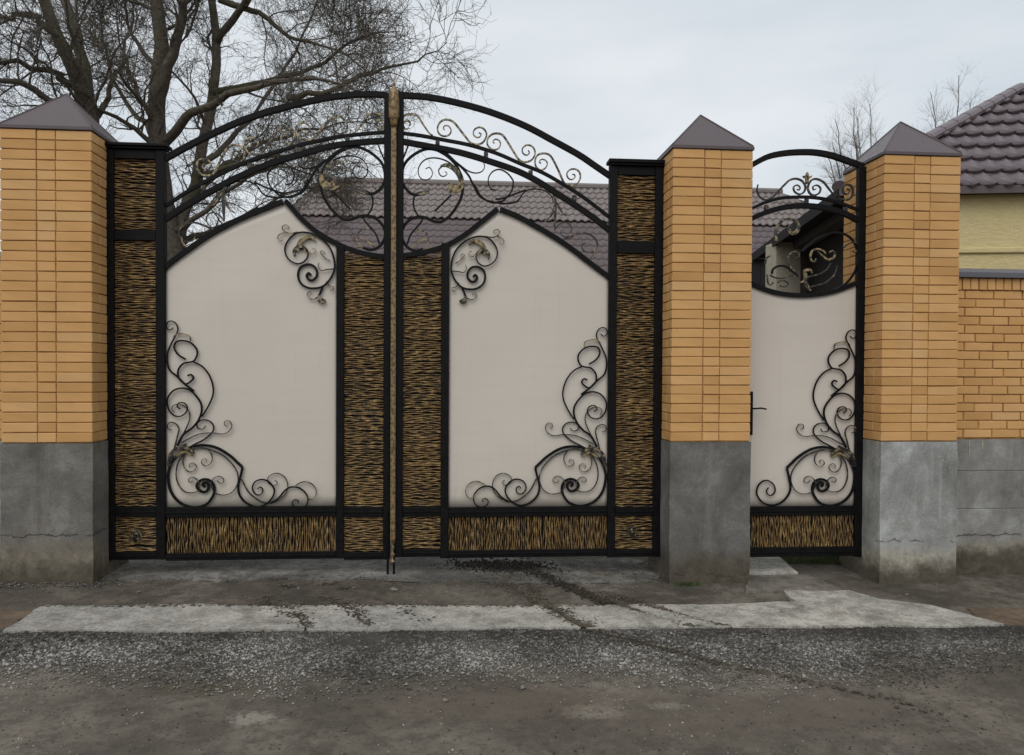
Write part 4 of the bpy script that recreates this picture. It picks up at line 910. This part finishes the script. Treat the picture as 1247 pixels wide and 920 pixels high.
limbs = [
 (np.array(trunk_pts), 34*pxm/2, 9*pxm/2),
 (np.array([tb+np.array([-.02, 0, .5])]+TP(TY, (150, 330, -.2), (118, 240, -.4), (112, 165, -.5), (105, 112, -.6), (86, 80, -.7), (66, 40, -.8), (50, 0, -.9), (36, -90, -1))), 28*pxm/2, 10*pxm/2),
 limb(15, 8, (112, 160, -.5), (107, 95, -.2), (93, 40, 0), (82, 0, .2), (74, -80, .4), (70, -150, .5)),
 limb(14, 7, (193, 140), (206, 80, -.2), (222, 20, -.4), (240, -50, -.5), (262, -130, -.6)),
 (np.array([tb+np.array([.05, .02, .9])]+TP(TY, (215, 300, .1), (240, 215, .3), (254, 150, .5), (262, 90, .6), (264, 40, .7), (262, -10, .8), (268, -90, .9))), 19*pxm/2, 8*pxm/2),
 limb(10, 5, (263, 55, .7), (285, 25, .5), (310, -15, .3), (335, -70, .2), (350, -130, .1)),
 limb(12, 4, (200, 175), (235, 138, -.4), (290, 112, -.7), (345, 98, -.9), (400, 100, -1.0), (450, 120, -1.1)),
 limb(9, 3, (262, 112, .5), (320, 100, .2), (385, 82, 0), (425, 52, -.2), (455, 42, -.4), (485, 40, -.5)),
 limb(8, 2, (350, 120, -.5), (410, 108, -.5), (450, 88, -.5), (490, 82, -.5), (520, 68, -.5), (545, 52, -.5)),
 limb(9, 3, (268, 0, .7), (320, 20, .3), (360, 48, 0), (400, 58, -.2), (440, 85, -.4)),
 limb(9, 4, (108, 118, -.6), (75, 92, -.9), (40, 80, -1.2), (0, 74, -1.4), (-60, 90, -1.6)),
 limb(10, 5, (116, 190, -.5), (90, 150, -.9), (55, 120, -1.2), (30, 104, -1.4), (0, 94, -1.6), (-60, 96, -1.8)),
 limb(9, 4, (70, 45, -.8), (45, 22, -1), (0, 22, -1.2), (-60, 10, -1.4)),
 limb(9, 3, (212, 262, .1), (260, 215, .5), (320, 175, .8), (390, 155, 1), (460, 150, 1.2)),
 limb(8, 3, (205, 290, .1), (245, 262, -.3), (290, 225, -.5), (340, 205, -.7), (390, 215, -.8)),
 limb(8, 3, (192, 165, .2), (165, 140, .8), (140, 100, 1.3), (128, 50, 1.7), (120, 0, 2.0)),
 limb(7, 3, (112, 150, -.4), (135, 110, -.2), (150, 70, .1), (160, 20, .3), (165, -30, .4)),
 limb(7, 3, (196, 90), (170, 60, .4), (155, 20, .8), (150, -50, 1.1)),
 limb(7, 3, (190, 150), (165, 110, .6), (150, 70, 1.2), (140, 10, 1.6)),
 limb(8, 3, (310, -10, .3), (360, -30, 0), (400, -35, -.2), (435, -10, -.3)),
 limb(8, 3, (208, 300, 0), (250, 285, .6), (300, 262, 1.0), (350, 235, 1.3), (400, 225, 1.5)),
 limb(7, 3, (240, 215, .3), (290, 200, -.6), (350, 190, -1.0), (420, 205, -1.2)),
 limb(8, 3, (245, 200, .3), (300, 150, 1.2), (350, 80, 1.8), (380, 20, 2.2), (400, -40, 2.5)),
]
LV = [(12, (.6, 1.45), (.5, 1.2), .14, .32, 9, 5, .0050, .36), (8, (.3, .85), (.5, 1.3), .12, .44, 7, 4, .0036, .46), (7, (.15, .48), (.5, 1.3), .10, .48, 5, 3, .0025, .5), (2, (.06, .20), (.5, 1.3), .06, .4, 3, 3, .0019, .7)]
build_tree('bare_tree', limbs, 'large bare tree with mossy trunks and dense twigs behind the double gate', LV, BARK, TWIG, 21, tb, (2.5, 3.6))
def small_tree(x, ytop, Y, label, seed, wpx, stems):
    b = P(x, 400, Y); b[2] = float(gz(b[0], Y)); t = P(x, ytop, Y); H = t[2]-b[2]; rr = np.random.default_rng(seed); k = (t[2]-P(x, ytop+100, Y)[2])/100
    L_ = [(np.array([b-np.array([0, 0, .1]), b+np.array([.05, 0, H*.2]), b+np.array([0, .02, H*.42]), b+np.array([.03, 0, H*.55])]), .11, .06)]
    for i in range(stems):
        f = (i+.5)/stems*2-1; top = b+np.array([f*wpx*k*(.8+.3*rr.random()), rr.normal(0, .3), H*(.82+.18*rr.random()-.12*abs(f))])
        s_ = b+np.array([.0, 0, H*(.38+.12*rr.random())]); L_.append((np.array([s_, s_*.6+top*.4+np.array([f*.15, 0, -.05*H]), s_*.25+top*.75, top]), .038, .008))
    LVs = [(14, (.4, 1.2), (.4, 1.0), .2, .14, 7, 4, .010, .45), (8, (.25, .75), (.45, 1.2), .15, .2, 5, 3, .0075, .6), (3, (.12, .35), (.4, 1.0), .15, .2, 3, 3, .006, .7)]
    build_tree('bare_tree', L_, label, LVs, PALE, PALE, seed, b)
small_tree(1056, 104, 13.0, 'pale bare fruit tree standing beyond the wicket gate', 5, 66, 15)
small_tree(1160, 84, 16.0, 'slender pale bare tree rising just behind the tiled hip roof', 9, 46, 10)

# ------------------------------------------------------------------ loose stuff on the ground
def inpoly(x, y, poly):
    q = np.array([p[:2] for p in poly]); n = len(q); c = np.zeros(len(x), bool); j = n-1
    for i in range(n):
        a = ((q[i, 1] > y) != (q[j, 1] > y)) & (x < (q[j, 0]-q[i, 0])*(y-q[i, 1])/(q[j, 1]-q[i, 1]+1e-12)+q[i, 0]); c ^= a; j = i
    return c
def sn(x, y, s, k):
    r = np.random.default_rng(k); o = 0
    for f in (1, 2.1, 4.3):
        a, b, c = r.uniform(-1, 1, 3)*f*s; d, e_, g = r.uniform(-1, 1, 3)*f*s
        o = o+(np.sin(a*x+b*y*1.6+c*7)+np.sin(d*x+e_*y*1.6+g*7))/f
    return o/3
def stones(name, x, y, size, mat, dz, seed, flat=.65, z=None):
    r = np.random.default_rng(seed); n = len(x)
    U = np.array([(1,0,0),(-1,0,0),(0,1,0),(0,-1,0),(0,0,1),(0,0,-1)], float)
    F8 = np.array([(0,2,4),(2,1,4),(1,3,4),(3,0,4),(2,0,5),(1,2,5),(3,1,5),(0,3,5)])
    V = U[None]*(size[:, None, None]*r.uniform(.55, 1.25, (n, 6, 1))); V = V+r.normal(0, .22, V.shape)*size[:, None, None]; V[..., 2] *= flat
    an = r.uniform(0, 6.28, n); c, s = np.cos(an)[:, None], np.sin(an)[:, None]; X_ = V[..., 0]*c-V[..., 1]*s; Y_ = V[..., 0]*s+V[..., 1]*c
    zz = (gz(x, y) if z is None else z)+dz+size*flat*.35
    V = np.stack([X_+x[:, None], Y_+y[:, None], V[..., 2]+zz[:, None]], 2).reshape(-1, 3)
    F = (F8[None]+np.arange(n)[:, None, None]*6).reshape(-1, 3); return tag(npmesh(name, V, F, mat), kind='stuff')
r_ = np.random.default_rng(33)
# mud tracked out of the gateway, across the apron and over the gravel
def ribbon(pts, w0, seed, dz, mat=MUD, name='mud_track', px=True):
    r = np.random.default_rng(seed); c = crom([G(*p)[:2] for p in pts] if px else pts, .03); n = len(c); t = np.gradient(c, axis=0); t /= np.linalg.norm(t, axis=1)[:, None]+1e-9; nn = np.stack([-t[:, 1], t[:, 0]], 1)
    sm = lambda a: np.convolve(np.pad(a, 3, 'edge'), np.ones(5)/5, 'same')[3:-3]
    V = []; F = []; m_ = 7; wl = w0*(1+sm(r.normal(0, .75, n))); wl = np.maximum(wl, w0*.12); cs = sm(r.normal(0, w0*.25, n))
    wl[:4] *= np.linspace(.1, 1, 4); wl[-4:] *= np.linspace(1, .1, 4)
    for i in range(n):
        for k in range(m_):
            u = k/(m_-1)*2-1; p = c[i]+nn[i]*(cs[i]+u*wl[i]/2); h = dz[0]+(dz[1])*(1-abs(u))**.5*r.uniform(.4, 1.2); h = h if 0 < k < m_-1 else dz[0]-.012
            V.append((p[0], p[1], float(gz(*p))+h))
    for i in range(n-1):
        for k in range(m_-1): F.append((i*m_+k, i*m_+k+1, (i+1)*m_+k+1, (i+1)*m_+k))
    return tag(mesh(name, V, F, mat, None, True), kind='stuff'), c
tr = []
mx_, my_, ms_ = [], [], []
for pts, w, dens in (([(610, 700), (640, 722), (672, 742), (705, 762), (722, 770)], .050, 2300), ([(690, 712), (735, 732), (790, 752), (850, 767)], .026, 1300), ([(735, 722), (795, 742), (850, 757), (890, 767)], .020, 1000),
                     ([(318, 728), (345, 742), (362, 755), (380, 769)], .045, 420), ([(395, 728), (425, 742), (438, 756), (452, 767)], .035, 260), ([(470, 735), (500, 750), (515, 762)], .03, 60),
                     ([(715, 770), (780, 785), (860, 806), (950, 826), (1040, 846), (1110, 862), (1170, 880)], .030, 700)):
    c = crom([G(*p)[:2] for p in pts], .02); i = (r_.random(dens)*(len(c)-1)).astype(int); wv = 1+.7*np.sin(i*.11)*np.sin(i*.037+1); q = c[i]+r_.normal(0, 1, (dens, 2))*w*wv[:, None]*np.array([1, .75])
    if pts[0][0] == 715: q = q[r_.random(dens) < np.clip(1.25-i/len(c), .15, 1)]
    mx_ += list(q[:, 0]); my_ += list(q[:, 1]); tr.append(c)
mx_, my_ = np.array(mx_), np.array(my_); on = inpoly(mx_, my_, ap)
bk = r_.random(2200); bx = ap[13][0]+(ap[11][0]-ap[13][0])*bk; by = ap[13][1]+(ap[11][1]-ap[13][1])*bk+.012*sn(bx, bx*0, 6, 4)+r_.normal(.01, .022, 2200); mx_ = np.concatenate([mx_, bx]); my_ = np.concatenate([my_, by]); on = inpoly(mx_, my_, ap)
stones('mud_tracks', mx_, my_, .005+.012*r_.random(len(mx_))**2, MUD, 0, 47, .22, gz(mx_, my_)+np.where(on, .0215, np.where(my_ < RY, .012, .003)))
n = 120000; x = r_.uniform(-4.3, 4.9, n); y = r_.uniform(-2.35, -1.10, n)
edge = -1.93+.11*sn(x, y*0, 1.6, 2)+.05*sn(x, y, 9, 3)+np.where(x > 2.4, (x-2.4)*.16, 0)
d = (y-edge+.20)/.50+.25*sn(x, y, 3.5, 9); keep = r_.random(n) < np.clip(d, 0, 1)**1.3
for c in tr[-1:]:
    for q in c[::2]: keep &= ((x-q[0])**2+((y-q[1])*1.3)**2) > .030**2
apf = np.interp(x, [ap[0][0], ap[2][0], ap[4][0]], [ap[0][1], ap[2][1], ap[4][1]]); keep &= y < apf-.006
x, y = x[keep], y[keep]; sz = .0034+.0060*r_.random(len(x))**2.0+.007*(r_.random(len(x)) < .03)
stones('gravel', x, y, sz, GRAVEL, .009, 41)
n = 8000; x = r_.uniform(-4, 4.6, n); y = r_.uniform(-3.3, -1.6, n); sz = .0022+.0060*r_.random(n)**3+.004*(r_.random(n) < .015); stones('road_grit', x, y, sz, m_stone('grit_stone', (0.035, 0.030, 0.025), (0.12, 0.105, 0.088), (0.50, 0.47, 0.42), 31), .006, 42)
n = 42000; x = r_.uniform(-4.0, 4.6, n); y = -1.75-1.6*r_.random(n)**.8; kp = r_.random(n) < .35+.65*(sn(x, y, 5, 15) > -.15); x, y = x[kp], y[kp]
stones('road_grain', x, y, .0020+.0032*r_.random(len(x))**2, m_stone('road_grain_stone', (0.045, 0.038, 0.030), (0.115, 0.098, 0.078), (0.27, 0.24, 0.20), 61), .0045, 49, .5)
n = 5200; x = r_.uniform(-4.2, 4.8, n); y = np.where(r_.random(n) < .5, r_.uniform(-.64, .1, n), r_.normal(.3, .22, n)); k = ~inpoly(x, y, ap); x, y = x[k], y[k]
sz = .002+.005*r_.random(len(x))**3; stones('grit', x, y, sz, CHIP, .004, 43)
# gravel heaped at the foot of the first pillar and the threshold
n = 900; x = np.concatenate([r_.uniform(XL-.4, XL+PWID+.1, 500), r_.uniform(XL+PWID, XM, 400)]); y = np.concatenate([r_.normal(-.05, .05, 500), r_.normal(.12, .09, 400)]); stones('gravel', x, y, .004+.007*r_.random(n)**2, GRAVEL, .006, 44)
n = 2600; x = r_.uniform(XL+PWID, XM, n); y = .08+.6*r_.random(n)**1.5; stones('grit', x, y, .002+.006*r_.random(n)**2.5, GRAVEL, .008, 48)
# dark clods and rotted leaves dragged under the gate
cx = G(610, 690); n = 1500; x = cx[0]+r_.normal(0, .20, n); y = cx[1]+r_.normal(0, .10, n)
t = r_.random(900)**1.1; a0, a1 = G(640, 694)[:2], G(742, 738)[:2]; x = np.concatenate([x, a0[0]+(a1[0]-a0[0])*t+r_.normal(0, .035, 900)]); y = np.concatenate([y, a0[1]+(a1[1]-a0[1])*t+r_.normal(0, .045, 900)])
stones('mud_clods', x, y, .004+.012*r_.random(len(x))**2, CLOD, .006, 45, .7)
pts = [(348, 745), (360, 755), (372, 764), (425, 745), (436, 752), (345, 705), (350, 715), (440, 705), (725, 757), (690, 748), (820, 752), (400, 712), (420, 718)]
x, y = [], []
for p in pts: g_ = G(*p); x += list(g_[0]+r_.normal(0, .035, 40)); y += list(g_[1]+r_.normal(0, .025, 40))
x, y = np.array(x), np.array(y); on = inpoly(x, y, ap); stones('mud_clods', x, y, .003+.006*r_.random(len(x))**2, CLOD, 0, 46, .6, gz(x, y)+np.where(on, .022, .004))
# pale stone chips big enough to pick out
chips = [(480, 720.5, .030), (431, 717, .014), (365, 716.5, .014), (168, 721.5, .020), (147, 712, .014), (543, 855, .016), (840, 693, .02), (1140, 713, .02), (1218, 709, .022), (1105, 725, .016), (735, 800, .026), (1148, 792, .02)]
for i, (px, py, s) in enumerate(chips):
    g_ = G(px, py); bm = bmesh.new(); bmesh.ops.create_icosphere(bm, subdivisions=2, radius=1); rr = random.Random(i); ph = [rr.uniform(0, 6) for _ in range(6)]
    for v in bm.verts:
        k = 1+.22*math.sin(3*v.co.x+ph[0])*math.cos(2.3*v.co.y+ph[1])+.15*math.sin(5*v.co.z+ph[2]+4*v.co.x)
        v.co = Vector((v.co.x*s*1.2*k, v.co.y*s*.8*k, v.co.z*s*.42*k))
    me = bpy.data.meshes.new('stone_chip'); bm.to_mesh(me); bm.free(); me.materials.append(CHIP); o = bpy.data.objects.new('stone_chip', me); link(o)
    o.location = (g_[0], g_[1], float(gz(g_[0], g_[1]))+s*.25+(.006 if g_[1] < RY else 0)); o.rotation_euler = (rr.uniform(-.2, .2), rr.uniform(-.2, .2), rr.uniform(0, 6))
    wh = 'lying on the grey gravel' if py > 770 and py < 810 else 'lying on the road' if py > 810 else 'on the bare soil below the low brick fence' if px > 1050 else 'on the soil between the double gate and the concrete strip'
    tag(o, 'small pale broken stone '+wh, 'stone', 'loose pale stones on the ground')
# grass inside the yard, tufts at the pillar feet
def grass(name, x, y, h, seed):
    r = np.random.default_rng(seed); n = len(x); an = r.uniform(0, 6.28, n); L_ = h*r.uniform(.5, 1.2, n); ln = r.normal(0, .5, (n, 2))*L_[:, None]; w = .0022
    b = np.stack([x, y, gz(x, y)-.003], 1); s = np.stack([np.cos(an)*w, np.sin(an)*w, 0*an], 1); top = b+np.stack([ln[:, 0], ln[:, 1], L_], 1); mid = b*.55+top*.45+np.stack([-ln[:, 0]*.12, -ln[:, 1]*.12, L_*.1], 1)
    V = np.stack([b-s, b+s, mid+s*.7, mid-s*.7, top], 1).reshape(-1, 3); o = np.arange(n)[:, None]*5
    F = np.vstack([o+np.array([[0, 1, 2]]), o+np.array([[0, 2, 3]]), o+np.array([[3, 2, 4]])]); return tag(npmesh(name, V, F, GRASS), kind='stuff')
n = 26000; x = r_.uniform(2.2, 5.2, n); y = .62+2.0*r_.random(n)**1.7; pathp = [G(897, 703), G(897, 676), G(946, 676), G(978, 702)]; k = ~inpoly(x, y, pathp); grass('grass', x[k], y[k], .06, 51)
n = 5000; x = r_.uniform(-3, 1.8, n); y = r_.uniform(1.0, 3.0, n); grass('grass', x, y, .04, 52)
n = 260; x = r_.normal(G(838, 712)[0], .05, n); y = r_.normal(-.035, .02, n); grass('grass', x, y, .03, 53)
# red-brown earth at both ends of the apron
rough_poly('earth_patch', [G(-60, 773), G(4, 771), G(48, 744), G(-60, 744)], m_dirt('red_earth', (0.085, 0.056, 0.036), (0.13, 0.088, 0.058), (0.19, 0.14, 0.095)), .007, .02, .012, 61)
rough_poly('earth_patch', [G(1188, 752), G(1225, 764), G(1320, 764), G(1320, 742), G(1178, 742)], bpy.data.materials['red_earth'], .007, .02, .012, 62)
